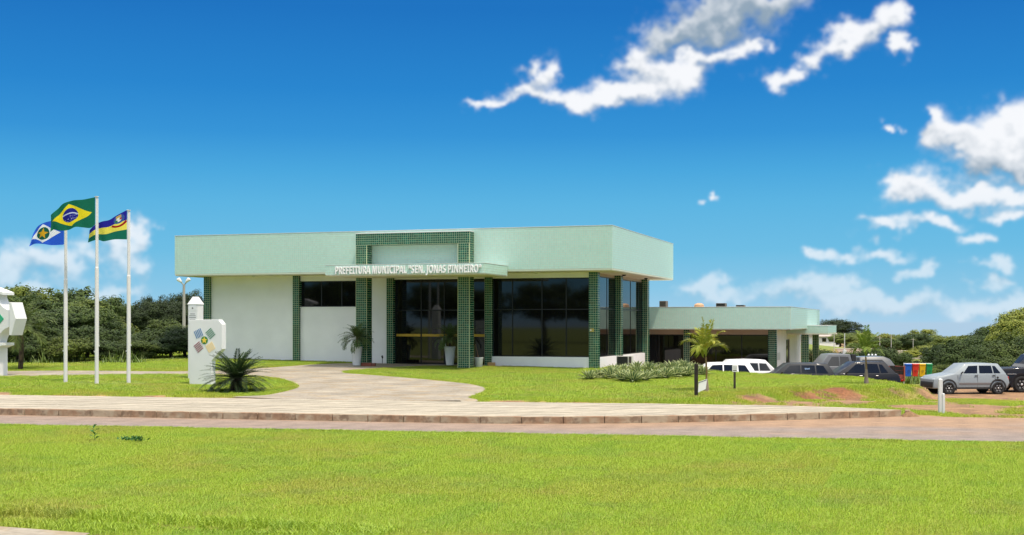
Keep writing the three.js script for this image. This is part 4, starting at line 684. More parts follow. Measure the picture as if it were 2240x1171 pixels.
// ------------------------------------------------------------------ vehicles (front towards -x, near side +z)
const ballPts = (() => { const g = new THREE.IcosahedronGeometry(1, 1), p = g.attributes.position, s = new Map(); for (let i = 0; i < p.count; i++) { const v = V().fromBufferAttribute(p, i); s.set(`${v.x.toFixed(3)},${v.y.toFixed(3)},${v.z.toFixed(3)}`, v); } return [...s.values()]; })();
const hull = (pts, r) => toCreasedNormals(new ConvexGeometry(pts.flatMap(([x, y, z, k = r]) => ballPts.map((b) => V(x + b.x * k, y + b.y * k, z + b.z * k)))), 0.75);
const both = (pts) => pts.flatMap(([x, y, z]) => [[x, y, z], [x, y, -z]]);
const carGlass = M.phys(C(0.012, 0.013, 0.014), 0.04, { ior: 1.6 }), rubber = M.std(C(0.016, 0.016, 0.016), 0.85), plastic = M.std(C(0.022, 0.022, 0.023), 0.65), chrome = M.std(C(0.6, 0.6, 0.6), 0.25, { metalness: 0.9 });
const lampWhite = M.phys(C(0.75, 0.77, 0.78), 0.12, { clearcoat: 1 }), lampRed = M.phys(C(0.42, 0.012, 0.012), 0.15, { clearcoat: 1 });
const paint = (r, g, b, metal = 0.3) => M.phys(C(r, g, b), 0.5, { metalness: metal, specularIntensity: 0.35, clearcoat: 0.3, clearcoatRoughness: 0.06 });
function wheel(parent, x, r, zc, side, holes = 6) {
  const w = new THREE.Group(); w.name = 'wheel'; parent.add(w); w.position.set(x, r, zc); if (side < 0) w.rotation.y = Math.PI;
  const T = 0.085; mesh('tyre', [new THREE.LatheGeometry([[r * 0.66, -T], [r * 0.93, -T], [r, -T * 0.65], [r, T * 0.65], [r * 0.93, T], [r * 0.68, T * 0.98], [r * 0.66, T * 0.5]].map((p) => new THREE.Vector2(...p)), 32).rotateX(Math.PI / 2)], rubber, w);
  const s = new THREE.Shape(); s.absarc(0, 0, r * 0.67, 0, 6.2832); for (let k = 0; k < holes; k++) { const a = k * 6.2832 / holes, h = new THREE.Path(); h.absarc(Math.cos(a) * r * 0.47, Math.sin(a) * r * 0.47, r * 0.085, 0, 6.2832, true); s.holes.push(h); }
  mesh('rim', [extr(s, 0.02, 0.006).translate(0, 0, T * 0.62), new THREE.SphereGeometry(r * 0.14, 10, 6).scale(1, 1, 0.4).translate(0, 0, T * 0.9)], M.std(C(0.70, 0.70, 0.71), 0.4), w);
  mesh('brake_disc', [new THREE.CylinderGeometry(r * 0.64, r * 0.64, 0.01, 20).rotateX(Math.PI / 2).translate(0, 0, T * 0.5)], rubber, w);
}
// o: low = side outline of the body, cab = [bottom front x, bottom rear x, top front x, top rear x, yb, yt, half width below, half width above]
function car(name, label, category, pos, turn, o, group) {
  const t = thing(name, label, category, pos, turn, group), { low, W, cab, paintMat, wheels, wr } = o, hw = W / 2;
  mesh('body', [hull(both(low.map(([x, y]) => [x, y, hw - 0.06 - (y > 0.75 ? 0.03 : 0)])), 0.06)], paintMat, t);
  const [b0, b1, t0, t1, yb, yt, wb, wt] = cab, R = 0.05;
  mesh('cabin', [hull(both([[b0 + R, yb, wb - R], [b1 - R, yb, wb - R], [t0 + R * 0.6, yt - R, wt - R], [t1 - R * 0.6, yt - R, wt - R], [(t0 + t1) / 2, yt - R + 0.03, wt - R - 0.08]]), R)], paintMat, t);
  const zAt = (y) => mix(wb, wt, (y - yb) / (yt - R - yb)) + 0.002;
  for (const poly of o.windows) for (const s of [1, -1]) {                       // side panes lie in the sloping side of the cabin
    const sh = poly.map(([x, y]) => [[x, y, s * (zAt(y) - 0.01)], [x, y, s * (zAt(y) + 0.008)]]).flat(); mesh('window', [new ConvexGeometry(sh.map((p) => V(...p)))], carGlass, t);
  }
  const screen = (nm, xb, xt, ya, yc, k) => { const q = both([[xb, ya, zAt(ya) - 0.10], [xt, yc, zAt(yc) - 0.09]]); mesh(nm, [new ConvexGeometry(q.flatMap(([x, y, z]) => [V(x, y, z), V(x + k * 0.012, y + 0.008, z)]))], carGlass, t); };
  const fx = (y) => mix(b0, t0, (y - yb) / (yt - R - yb)), rx = (y) => mix(b1, t1, (y - yb) / (yt - R - yb));
  screen('windscreen', fx(yb + 0.06) + 0.002, fx(yt - 0.09) + 0.002, yb + 0.06, yt - 0.09, -1); if (!o.noRear) screen('rear_window', rx(yb + 0.07) - 0.002, rx(yt - 0.1) - 0.002, yb + 0.07, yt - 0.1, 1);
  for (const x of wheels) for (const s of [1, -1]) {
    mesh('wheel_well', [new THREE.CylinderGeometry(wr * 1.2, wr * 1.2, 0.05, 28).rotateX(Math.PI / 2).translate(x, wr + 0.02, s * (hw - 0.03))], rubber, t); wheel(t, x, wr, s * (hw - 0.035), s);
    const a = new THREE.Shape(); a.absarc(0, 0, wr * 1.42, -0.35, Math.PI + 0.35); a.absarc(0, 0, wr * 1.17, Math.PI + 0.35, -0.35, true); mesh('wheel_arch', [extr(a, 0.05, 0.01).translate(x, wr + 0.02, s > 0 ? hw - 0.035 : -hw - 0.015)], o.archMat ?? paintMat, t);
  }
  for (const s of [1, -1]) {
    for (const [x, y] of o.handles ?? []) mesh('door_handle', [rbox(x - 0.06, x + 0.06, y - 0.018, y + 0.018, s * hw - 0.01, s * hw + 0.018, 0.008)], o.handleMat ?? plastic, t);
    for (const [x, y0, y1] of o.seams ?? []) mesh('door_seam', [box(x - 0.004, x + 0.004, y0, y1, s * (hw - 0.012), s * (hw + 0.0025))], rubber, t);
    if (o.mirror) mesh('mirror', [hull([[o.mirror[0], o.mirror[1], s * (wb + 0.1)], [o.mirror[0] + 0.05, o.mirror[1] + 0.06, s * (wb + 0.16)], [o.mirror[0] + 0.06, o.mirror[1], s * (wb + 0.02)]], 0.03)], plastic, t);
    mesh('headlight', [rbox(o.lamp[0], o.lamp[0] + 0.12, o.lamp[1], o.lamp[1] + 0.13, s * (hw - 0.12) - 0.14, s * (hw - 0.12) + 0.09, 0.03)], lampWhite, t);
    mesh('tail_light', [rbox(o.tail[0] - 0.1, o.tail[0], o.tail[1], o.tail[1] + 0.2, s * (hw - 0.1) - 0.06, s * (hw - 0.1) + 0.065, 0.025)], lampRed, t);
  }
  mesh('front_bumper', [hull(both([[o.low[0][0] - 0.0, 0.34, hw - 0.16], [o.low[0][0] + 0.0, 0.52, hw - 0.16], [o.low[0][0] + 0.4, 0.36, hw - 0.055], [o.low[0][0] + 0.4, 0.48, hw - 0.055]]), 0.07)], o.bumperMat ?? paintMat, t);
  const e = o.tail[0]; mesh('rear_bumper', [hull(both([[e - 0.03, 0.34, hw - 0.16], [e - 0.03, 0.52, hw - 0.16], [e - 0.38, 0.34, hw - 0.055], [e - 0.38, 0.50, hw - 0.055]]), 0.07)], o.bumperMat ?? paintMat, t);
  mesh('sill', [box(wheels[0] + wr * 1.4, wheels[1] - wr * 1.4, 0.24, 0.33, -hw + 0.0, hw - 0.0)], o.archMat ?? rubber, t);
  return t;
}
{
  const silver = paint(0.27, 0.31, 0.335, 0.1);
  const hatchLow = [[0.08, 0.32], [0.10, 0.66], [0.22, 0.77], [1.07, 0.91], [3.48, 0.91], [3.60, 0.78], [3.64, 0.52], [3.54, 0.32]].map(([x, y]) => [x - 1.85, y]);
  const hatch = { low: hatchLow, W: 1.56, cab: [1.02 - 1.85, 3.56 - 1.85, 1.60 - 1.85, 3.22 - 1.85, 0.92, 1.41, 0.74, 0.60], paintMat: silver, archMat: plastic, bumperMat: plastic, wheels: [0.74 - 1.85, 3.13 - 1.85], wr: 0.285,
    windows: [[[1.47, 0.97], [1.76, 1.31], [2.20, 1.325], [2.14, 0.97]], [[2.25, 0.97], [2.27, 1.325], [2.86, 1.32], [2.90, 0.97]], [[2.95, 0.97], [2.92, 1.315], [3.05, 1.30], [3.28, 0.97]]].map((p) => p.map(([x, y]) => [x - 1.85, y])),
    handles: [[2.06 - 1.85, 0.86], [2.92 - 1.85, 0.87]], seams: [[1.19 - 1.85, 0.34, 0.90], [2.14 - 1.85, 0.34, 0.92], [3.0 - 1.85, 0.6, 0.92]], mirror: [1.32 - 1.85, 0.98], lamp: [0.06 - 1.85, 0.60], tail: [3.68 - 1.85, 0.62] };
  const c = car('hatchback_car', 'silver hatchback with black wheel arches parked on the orange dirt', 'car', [1.62, -1.2, -63.0], YAW + 0.10, hatch);
  for (const s of [1, -1]) { mesh('fuel_cap', [new THREE.CylinderGeometry(0.05, 0.05, 0.012, 16).rotateX(Math.PI / 2).translate(3.12 - 1.85, 0.77, s * 0.765)], plastic, c); mesh('side_moulding', [rbox(1.25 - 1.85, 2.78 - 1.85, 0.44, 0.54, s * 0.78 - 0.012, s * 0.78 + 0.012, 0.01)], M.std(C(0.16, 0.15, 0.15), 0.6), c); }
  mesh('roof_aerial', [rod([-0.2, 1.40, 0.3], [0.05, 1.60, 0.3], 0.004, 0.004, 5)], plastic, c);
  const sh = (p) => p.map(([x, y]) => [x - 2, y]);
  const long = (m, extra = {}) => ({ low: sh([[0.08, 0.32], [0.10, 0.62], [0.25, 0.76], [1.2, 0.88], [3.80, 0.88], [3.92, 0.76], [3.94, 0.5], [3.84, 0.32]]), W: 1.62, cab: [1.05 - 2, 3.88 - 2, 1.68 - 2, 3.58 - 2, 0.89, 1.40, 0.77, 0.62], paintMat: m, wheels: [0.8 - 2, 3.2 - 2], wr: 0.29,
    windows: [sh([[1.45, 0.94], [1.80, 1.30], [2.28, 1.32], [2.28, 0.94]]), sh([[2.34, 0.94], [2.34, 1.32], [2.95, 1.31], [2.98, 0.94]]), sh([[3.04, 0.94], [3.02, 1.31], [3.36, 1.29], [3.58, 0.94]])], handles: [[2.1 - 2, 0.82], [2.85 - 2, 0.82]], seams: [[1.3 - 2, 0.34, 0.88], [2.31 - 2, 0.34, 0.9]], mirror: [1.36 - 2, 0.95], lamp: [0.05 - 2, 0.56], tail: [3.97 - 2, 0.58], ...extra });
  const wagon = car('estate_car', 'dark grey estate car parked nose to the white hatchbacks behind the lawn', 'car', [-6.15, -1.2, -61.2], YAW - 0.05, long(paint(0.022, 0.025, 0.03, 0.1)));
  { // pale writing on the rear side window
    const tx = canvasTex(256, 64, (g) => { g.clearRect(0, 0, 256, 64); g.fillStyle = '#8fb0d8'; g.font = 'italic bold 40px sans-serif'; g.fillText('Splash', 40, 46); });
    mesh('window_lettering', new THREE.PlaneGeometry(0.5, 0.16).rotateX(-0.29).translate(0.64, 1.16, 0.732), M.std(C(1, 1, 1), 0.6, { map: tx, transparent: true, alphaTest: 0.4 }), wagon);
  }
  const black = long(paint(0.012, 0.014, 0.02, 0.1), { cab: [0.98 - 2, 3.8 - 2, 1.85 - 2, 3.3 - 2, 0.89, 1.46, 0.77, 0.60], windows: [sh([[1.40, 0.95], [1.90, 1.36], [2.30, 1.385], [2.30, 0.95]]), sh([[2.36, 0.95], [2.36, 1.385], [2.92, 1.37], [3.0, 0.95]]), sh([[3.06, 0.95], [2.99, 1.36], [3.14, 1.34], [3.40, 0.97]])], handleMat: chrome });
  car('hatchback_car', 'black rounded hatchback with chrome door handles beside the dark grey estate', 'car', [-3.35, -1.2, -62.3], YAW + 0.04, black);
  const whiteP = paint(0.78, 0.79, 0.80, 0.0);
  car('hatchback_car', 'white hatchback with dark side glass nearest the agave bed', 'car', [-9.75, -1.2, -60.7], YAW, long(whiteP));
  const van = long(whiteP, { cab: [1.0 - 2, 3.9 - 2, 1.6 - 2, 3.35 - 2, 0.89, 1.47, 0.77, 0.64] }); van.tail = [3.97 - 2, 0.70];
  car('hatchback_car', 'white hatchback with red tail light against the low white wall', 'car', [-9.15, -1.2, -63.6], YAW + 0.05, van);
  // grey pickup with a hard top over its bed
  const pk = { low: sh([[0.02, 0.42], [0.04, 0.86], [0.25, 1.0], [1.0, 1.06], [4.85, 1.06], [4.95, 0.9], [4.95, 0.45]]).map(([x, y]) => [x - 0.5, y]), W: 1.74, cab: [0.95 - 2.5, 2.75 - 2.5, 1.50 - 2.5, 2.62 - 2.5, 1.06, 1.72, 0.80, 0.66], paintMat: paint(0.15, 0.16, 0.17, 0.1), wheels: [0.85 - 2.5, 3.9 - 2.5], wr: 0.36, windows: [[[1.35, 1.12], [1.66, 1.58], [2.02, 1.60], [2.02, 1.12]], [[2.08, 1.12], [2.08, 1.60], [2.52, 1.59], [2.58, 1.12]]].map((p) => p.map(([x, y]) => [x - 2.5, y])), handles: [[-0.55, 0.98]], seams: [[-1.2, 0.5, 1.04], [0.2, 0.5, 1.04]], mirror: [-1.25, 1.16], lamp: [-2.53, 0.74], tail: [2.5, 0.75] };
  const p1 = car('pickup_truck', 'grey pickup with a dark hard top over its bed behind the black hatchback', 'truck', [-4.1, -1.2, -66.8], YAW + 0.06, pk);
  mesh('hard_top', [hull(both([[0.62, 1.08, 0.74], [2.38, 1.08, 0.74], [0.66, 1.52, 0.6], [1.85, 1.54, 0.6], [2.15, 1.42, 0.62]]), 0.06)], M.phys(C(0.10, 0.105, 0.11), 0.35, { clearcoat: 0.6 }), p1); for (const s of [1, -1]) mesh('hard_top_window', [new ConvexGeometry([[0.72, 1.18], [0.75, 1.44], [1.75, 1.44], [2.02, 1.18]].flatMap(([x, y]) => [V(x, y, s * (mix(0.80, 0.66, (y - 1.08) / 0.5) - 0.01)), V(x, y, s * (mix(0.80, 0.66, (y - 1.08) / 0.5) + 0.012))]))], carGlass, p1);
  for (const x of [1.2, 1.38, 1.56]) mesh('roof_lamp', [new THREE.CylinderGeometry(0.06, 0.06, 0.07, 12).rotateZ(Math.PI / 2).translate(x, 1.66, 0.3)], lampWhite, p1); mesh('exhaust_stack', [rbox(0.22, 0.45, 1.15, 1.72, 0.4, 0.6, 0.02)], plastic, p1);
  // red flat trailer
  const tr = thing('cargo_trailer', 'rusty red cargo trailer with dark board sides beside the recycling bins', 'trailer', [-2.0, -1.2, -65.5], YAW), rust = M.std(C(0.24, 0.05, 0.03), 0.8, { bumpMap: bumpCoarse, bumpScale: 0.01 }), board = M.std(C(0.045, 0.038, 0.034), 0.85, { map: barkMap });
  mesh('chassis', [rbox(-0.85, 0.72, 0.42, 0.55, -0.72, 0.72, 0.02)], rust, tr); for (let k = 0; k < 3; k++) for (const s of [1, -1]) mesh('side_board', [rbox(-0.85, 0.72, 0.57 + k * 0.2, 0.755 + k * 0.2, s * 0.72 - 0.02, s * 0.72 + 0.02, 0.006)], k < 1 ? rust : board, tr); for (const x of [-0.85, 0.70]) mesh('end_board', [rbox(x - 0.02, x + 0.02, 0.56, 1.16, -0.72, 0.72, 0.006)], rust, tr);
  for (const x of [-0.8, -0.06, 0.70]) mesh('stanchion', [rbox(x - 0.03, x + 0.03, 0.45, 1.19, 0.742, 0.79, 0.006)], M.std(C(0.36, 0.08, 0.03), 0.7), tr); for (const s of [1, -1]) wheel(tr, -0.15, 0.33, s * 0.6, s, 5); mesh('tail_light', [rbox(0.55, 0.64, 0.44, 0.54, 0.73, 0.78, 0.01)], lampRed, tr); mesh('tow_bar', [rod([-0.85, 0.48, 0], [-1.6, 0.48, 0], 0.05, 0.04, 8)], rust, tr);
  // old black pickup at the right
  const old = { low: [[-2.55, 0.5], [-2.55, 0.95], [-2.4, 1.08], [-1.2, 1.12], [2.4, 1.12], [2.5, 1.0], [2.5, 0.5]], W: 1.9, cab: [-1.28, 0.62, -0.80, 0.5, 1.12, 1.78, 0.86, 0.74], paintMat: paint(0.012, 0.013, 0.018, 0.05), wheels: [-1.6, 1.5], wr: 0.38, windows: [[[-0.98, 1.18], [-0.70, 1.62], [-0.12, 1.64], [-0.12, 1.18]], [[-0.05, 1.18], [-0.05, 1.64], [0.40, 1.62], [0.44, 1.18]]], handles: [[0.1, 1.02]], seams: [[-1.05, 0.6, 1.1], [0.52, 0.6, 1.1]], mirror: [-0.95, 1.2], lamp: [-2.66, 0.78], tail: [2.6, 0.8], handleMat: chrome };
  const p2 = car('pickup_truck', 'old black pickup with a silver roof behind the silver hatchback', 'truck', [5.35, -1.2, -66.2], YAW + 0.08, old);
  mesh('roof_panel', [hull(both([[-0.7, 1.77, 0.62], [0.42, 1.77, 0.62]]), 0.04)], silver, p2); for (const s of [1, -1]) { mesh('side_stripe', [rbox(-2.3, 2.35, 0.86, 0.885, s * 0.95 - 0.012, s * 0.95 + 0.008, 0.004)], chrome, p2); mesh('running_board', [rbox(-1.0, 1.0, 0.34, 0.40, s * 0.93 - 0.08, s * 0.93 + 0.06, 0.01)], chrome, p2); }
}

// ------------------------------------------------------------------ trees
// crown of unit radius made of many leaf-sized faces gathered in clumps
function crownGeo(seed, o) {
  const r = rng(seed), L = new Leaves(), { clumps, leaves, flat, leaf, cols, hollow = 0.5, low = -0.75, lobes = 0.25, size = 0.3 } = o;
  const lobe = [...Array(9)].map(() => { const a = r() * 6.283, y = r() * 1.2 - 0.35; return V(Math.cos(a) * Math.sqrt(Math.max(0, 1 - y * y)), y, Math.sin(a) * Math.sqrt(Math.max(0, 1 - y * y))).normalize(); });
  for (let k = 0; k < clumps; k++) {
    let d; do { d = V(r() * 2 - 1, r() * 2 - 1, r() * 2 - 1); } while (d.lengthSq() > 1 || d.lengthSq() < 0.05 || d.y < low); d.normalize();
    const bump = 1 - lobes + lobes * Math.max(...lobe.map((q) => Math.pow(Math.max(0, q.dot(d)), 4))) * 1.4, rad = bump * (hollow + (1 - hollow) * Math.sqrt(r())), c = d.clone().multiplyScalar(rad); c.y *= flat;
    const cs = size * (0.6 + r() * 0.8), tone = r(), cc = mixc(cols[0], cols[1], tone);
    for (let i = 0; i < leaves; i++) {
      let e; do { e = V(r() * 2 - 1, r() * 2 - 1, r() * 2 - 1); } while (e.lengthSq() > 1); const p = c.clone().add(V(e.x * cs, e.y * cs * 0.62, e.z * cs));
      const n = V(e.x + (r() - 0.5) * 1.2, e.y * 0.6 + 0.55 + (r() - 0.5) * 0.9, e.z + (r() - 0.5) * 1.2).addScaledVector(d, 0.35).normalize(), a = V(r() - 0.5, r() - 0.5, r() - 0.5).cross(n).normalize(), b = V().crossVectors(n, a), s = leaf * (0.6 + r() * 0.8), col = jit(mixc(cc, cols[2], r() * r() * 0.6), 0.45, r);
      L.tri(p.clone().addScaledVector(a, -s), p.clone().addScaledVector(b, s * 0.42).addScaledVector(a, s * 0.1), p.clone().addScaledVector(a, s), col); L.tri(p.clone().addScaledVector(a, -s), p.clone().addScaledVector(a, s), p.clone().addScaledVector(b, -s * 0.42).addScaledVector(a, s * 0.1), col);
    }
  }
  return L.build();
}
function trunkGeo(seed, stems, flat, base) {                                   // unit crown centred on the origin; trunk reaches down to -base
  const r = rng(seed), g = [];
  const foot = V(0, -base, 0), fork = V((r() - 0.5) * 0.15, -base * 0.45, (r() - 0.5) * 0.15); g.push(tube([[foot.x, foot.y, foot.z], [(foot.x + fork.x) / 2 + 0.03, (foot.y + fork.y) / 2, 0.02], [fork.x, fork.y, fork.z]], 0.075, 8, 7));
  for (let k = 0; k < stems; k++) { const a = k * 2.4 + r(), q = 0.45 + r() * 0.35, e = [Math.cos(a) * q, (r() * 0.6 - 0.05) * flat, Math.sin(a) * q]; g.push(rod([fork.x, fork.y - 0.02, fork.z], [mix(fork.x, e[0], 0.5), mix(fork.y, e[1], 0.42), mix(fork.z, e[2], 0.5)], 0.045, 0.028, 6), rod([mix(fork.x, e[0], 0.5), mix(fork.y, e[1], 0.42), mix(fork.z, e[2], 0.5)], e, 0.028, 0.01, 5)); }
  return merge(g);
}
const green = { dark: [[0.020, 0.042, 0.010], [0.045, 0.080, 0.018], [0.085, 0.12, 0.028]], mid: [[0.030, 0.060, 0.014], [0.065, 0.11, 0.025], [0.13, 0.17, 0.04]], bright: [[0.075, 0.12, 0.022], [0.16, 0.21, 0.045], [0.28, 0.32, 0.09]], black: [[0.012, 0.026, 0.009], [0.028, 0.05, 0.014], [0.05, 0.075, 0.02]] };
const kinds = {
  wood: { c: [0, 1, 2].map((k) => crownGeo(500 + k, { clumps: 120, leaves: 95, flat: 0.7, leaf: 0.046, cols: green.mid, lobes: 0.4, size: 0.24, low: -0.55 })), t: [0, 1, 2].map((k) => trunkGeo(510 + k, 6, 0.7, 1.25)), base: 1.25 },
  layered: { c: [0, 1].map((k) => crownGeo(520 + k, { clumps: 70, leaves: 60, flat: 0.5, leaf: 0.05, cols: green.mid, lobes: 0.55, size: 0.2, low: -0.3, hollow: 0.35 })), t: [0, 1].map((k) => trunkGeo(530 + k, 7, 0.5, 1.3)), base: 1.3 },
  dense: { c: [0, 1].map((k) => crownGeo(540 + k, { clumps: 130, leaves: 90, flat: 0.95, leaf: 0.045, cols: green.black, lobes: 0.3, size: 0.25, low: -0.9 })), t: [0, 1].map((k) => trunkGeo(550 + k, 5, 0.9, 1.15)), base: 1.15 },
  mango: { c: [0, 1].map((k) => crownGeo(560 + k, { clumps: 150, leaves: 95, flat: 0.85, leaf: 0.046, cols: green.bright, lobes: 0.35, size: 0.22, low: -0.8 })), t: [0, 1].map((k) => trunkGeo(570 + k, 6, 0.85, 1.2)), base: 1.2 },
  bush: { c: [0, 1, 2].map((k) => crownGeo(580 + k, { clumps: 75, leaves: 100, flat: 0.72, leaf: 0.052, cols: green.dark, lobes: 0.45, size: 0.28, low: -0.6 })), t: [0, 1, 2].map((k) => trunkGeo(590 + k, 7, 0.7, 0.8)), base: 0.8 },
};
const RX = Math.cos(YAW), RZ = -Math.sin(YAW), FX = -Math.sin(YAW), FZ = -Math.cos(YAW), treeR = rng(888);
// offset across the view and distance along it, both in metres, fix where a plant stands; top = height of its crown above the ground
function tree(kind, name, label, category, across, dist, top, radius, group) {
  const x = FX * dist + RX * across, z = FZ * dist + RZ * across, K = kinds[kind], i = Math.floor(treeR() * K.c.length), flat = { wood: 0.7, layered: 0.5, dense: 0.95, mango: 0.85, bush: 0.72 }[kind];
  const t = thing(name, label, category, [x, G(x, z) - 0.05, z], treeR() * 6.28, group), sy = top / (K.base + flat * 1.02);
  const tr = mesh('trunk', K.t[i], mat.bark, t), cr = mesh('crown', K.c[i], mat.leafTint[kind === 'dense' ? 0 : kind === 'mango' && dist < 150 ? 1 : [0, 0, 1, 2, 3][Math.floor(treeR() * 5)]], t); for (const m of [tr, cr]) { m.position.y = K.base * sy; m.scale.set(radius, sy, radius); }
  return t;
}
const A = (px, D) => (px - 1120) / 2760 * D;                                  // metres to the right of the camera's axis at a distance
// left: wood behind the flagpoles
{
  const g = 'trees of the wood behind the flagpoles', lab = 'green tree with a loose crown in the wood behind the flagpoles';
  for (const [px, D, top, rad] of [[-60, 66, 3.3, 2.6], [-10, 70, 3.1, 2.3], [40, 64, 2.7, 1.9], [75, 74, 3.2, 2.3], [120, 67, 2.6, 1.8], [160, 76, 3.3, 2.2], [205, 70, 2.3, 1.7], [236, 80, 2.2, 1.7], [95, 86, 3.5, 2.7], [10, 84, 3.6, 2.7], [178, 88, 3.5, 2.2]]) tree('wood', 'wood_tree', lab, 'tree', A(px, D), D, top, rad, g);
  for (const [px, D, top, rad] of [[25, 78, 4.5, 2.2], [70, 70, 3.5, 2.0], [135, 80, 4.1, 2.4], [170, 68, 3.0, 1.8], [215, 84, 3.7, 2.0], [-15, 66, 3.6, 2.0]]) tree('layered', 'spreading_tree', 'airy tree with flat layered branches rising above the wood', 'tree', A(px, D), D, top, rad, 'airy trees above the wood');
  for (const [px, D, top, rad] of [[-20, 62, 1.7, 1.3], [50, 62, 1.4, 1.3], [95, 64, 1.8, 1.4], [150, 62, 1.3, 1.3], [190, 65, 1.8, 1.4], [232, 63, 1.2, 1.1], [268, 66, 1.35, 1.2], [305, 64, 1.15, 1.1], [335, 67, 1.5, 1.3], [372, 65, 1.3, 1.2], [405, 66, 1.8, 1.3], [440, 68, 1.7, 1.3], [300, 77, 1.3, 1.4], [380, 81, 2.0, 1.7], [120, 68, 2.1, 1.5], [20, 67, 2.1, 1.5]]) tree('bush', 'bush', 'dark green bush at the far edge of the left lawn', 'bush', A(px, D), D, top, rad, 'bushes at the edge of the left lawn');
  for (const [px, D, top, rad] of [[238, 150, 4.4, 2.6], [262, 155, 4.9, 2.7], [288, 148, 4.6, 2.5], [312, 156, 5.2, 2.7], [338, 150, 4.9, 2.6], [362, 157, 5.2, 2.8], [388, 150, 4.9, 2.7], [412, 156, 5.1, 2.8], [438, 152, 5.0, 2.8]]) tree('dense', 'dense_tree', 'dense dark tree in the far row beyond the left field', 'tree', A(px, D), D, top, rad, 'far row of dark trees');
  for (const [px, D, top, rad] of [[322, 175, 6.2, 1.2], [358, 180, 6.6, 1.9], [392, 178, 6.7, 2.1], [430, 176, 7.3, 2.2]]) tree('dense', 'tall_tree', 'tall blackish tree showing above the far row', 'tree', A(px, D), D, top, rad, 'tall trees above the far row');
  // palm behind the monument
  const D = 56, ac = A(44, D), x = FX * D + RX * ac, z = FZ * D + RZ * ac, t = thing('palm_tree', 'palm with drooping fronds behind the white monument', 'palm', [x, G(x, z) - 0.05, z]), L = new Leaves(), r = rng(12);
  mesh('trunk', [tube([[0, 0, 0], [0.05, 0.9, 0], [0, 1.9, 0]], 0.11, 10, 9)], mat.bark, t); for (let k = 0; k < 26; k++) { const u = k / 26; frond(L, { base: V(0, 1.85, 0), az: k * 2.39996, pitch: mix(1.45, -0.2, u), droop: mix(0.8, 1.6, u), len: 1.5 + r() * 0.3, n: 34, leaf: 0.5, width: 0.03, cols: [[0.06, 0.10, 0.02], [0.12, 0.16, 0.035], [0.14, 0.15, 0.04]], spread: 0.7, sag: 0.4, stem: 0.02 }, r); } mesh('leaf_crown', L.build(), mat.leaf, t);
  // street lamp with two heads
  const LD = 112, la = A(402, LD), lx = FX * LD + RX * la, lz = FZ * LD + RZ * la, lamp = thing('street_lamp', 'tall concrete street lamp with two heads beside the building', 'street lamp', [lx, G(lx, lz), lz], YAW), H = 5.45; mesh('pole', [rod([0, 0, 0], [0, H, 0], 0.17, 0.11, 12)], M.std(C(0.34, 0.33, 0.31), 0.8), lamp);
  for (const s of [-1, 1]) { mesh('arm', [tube([[0, H - 0.1, 0], [s * 0.15, H + 0.1, 0.05], [s * 0.34, H + 0.3, 0.1]], 0.05, 8, 6)], M.std(C(0.34, 0.33, 0.31), 0.8), lamp); mesh('lamp_head', [hull([[s * 0.26, H + 0.26, 0.1], [s * 0.52, H + 0.42, 0.12], [s * 0.40, H + 0.50, 0.1]], 0.11)], mat.pole, lamp); }
}
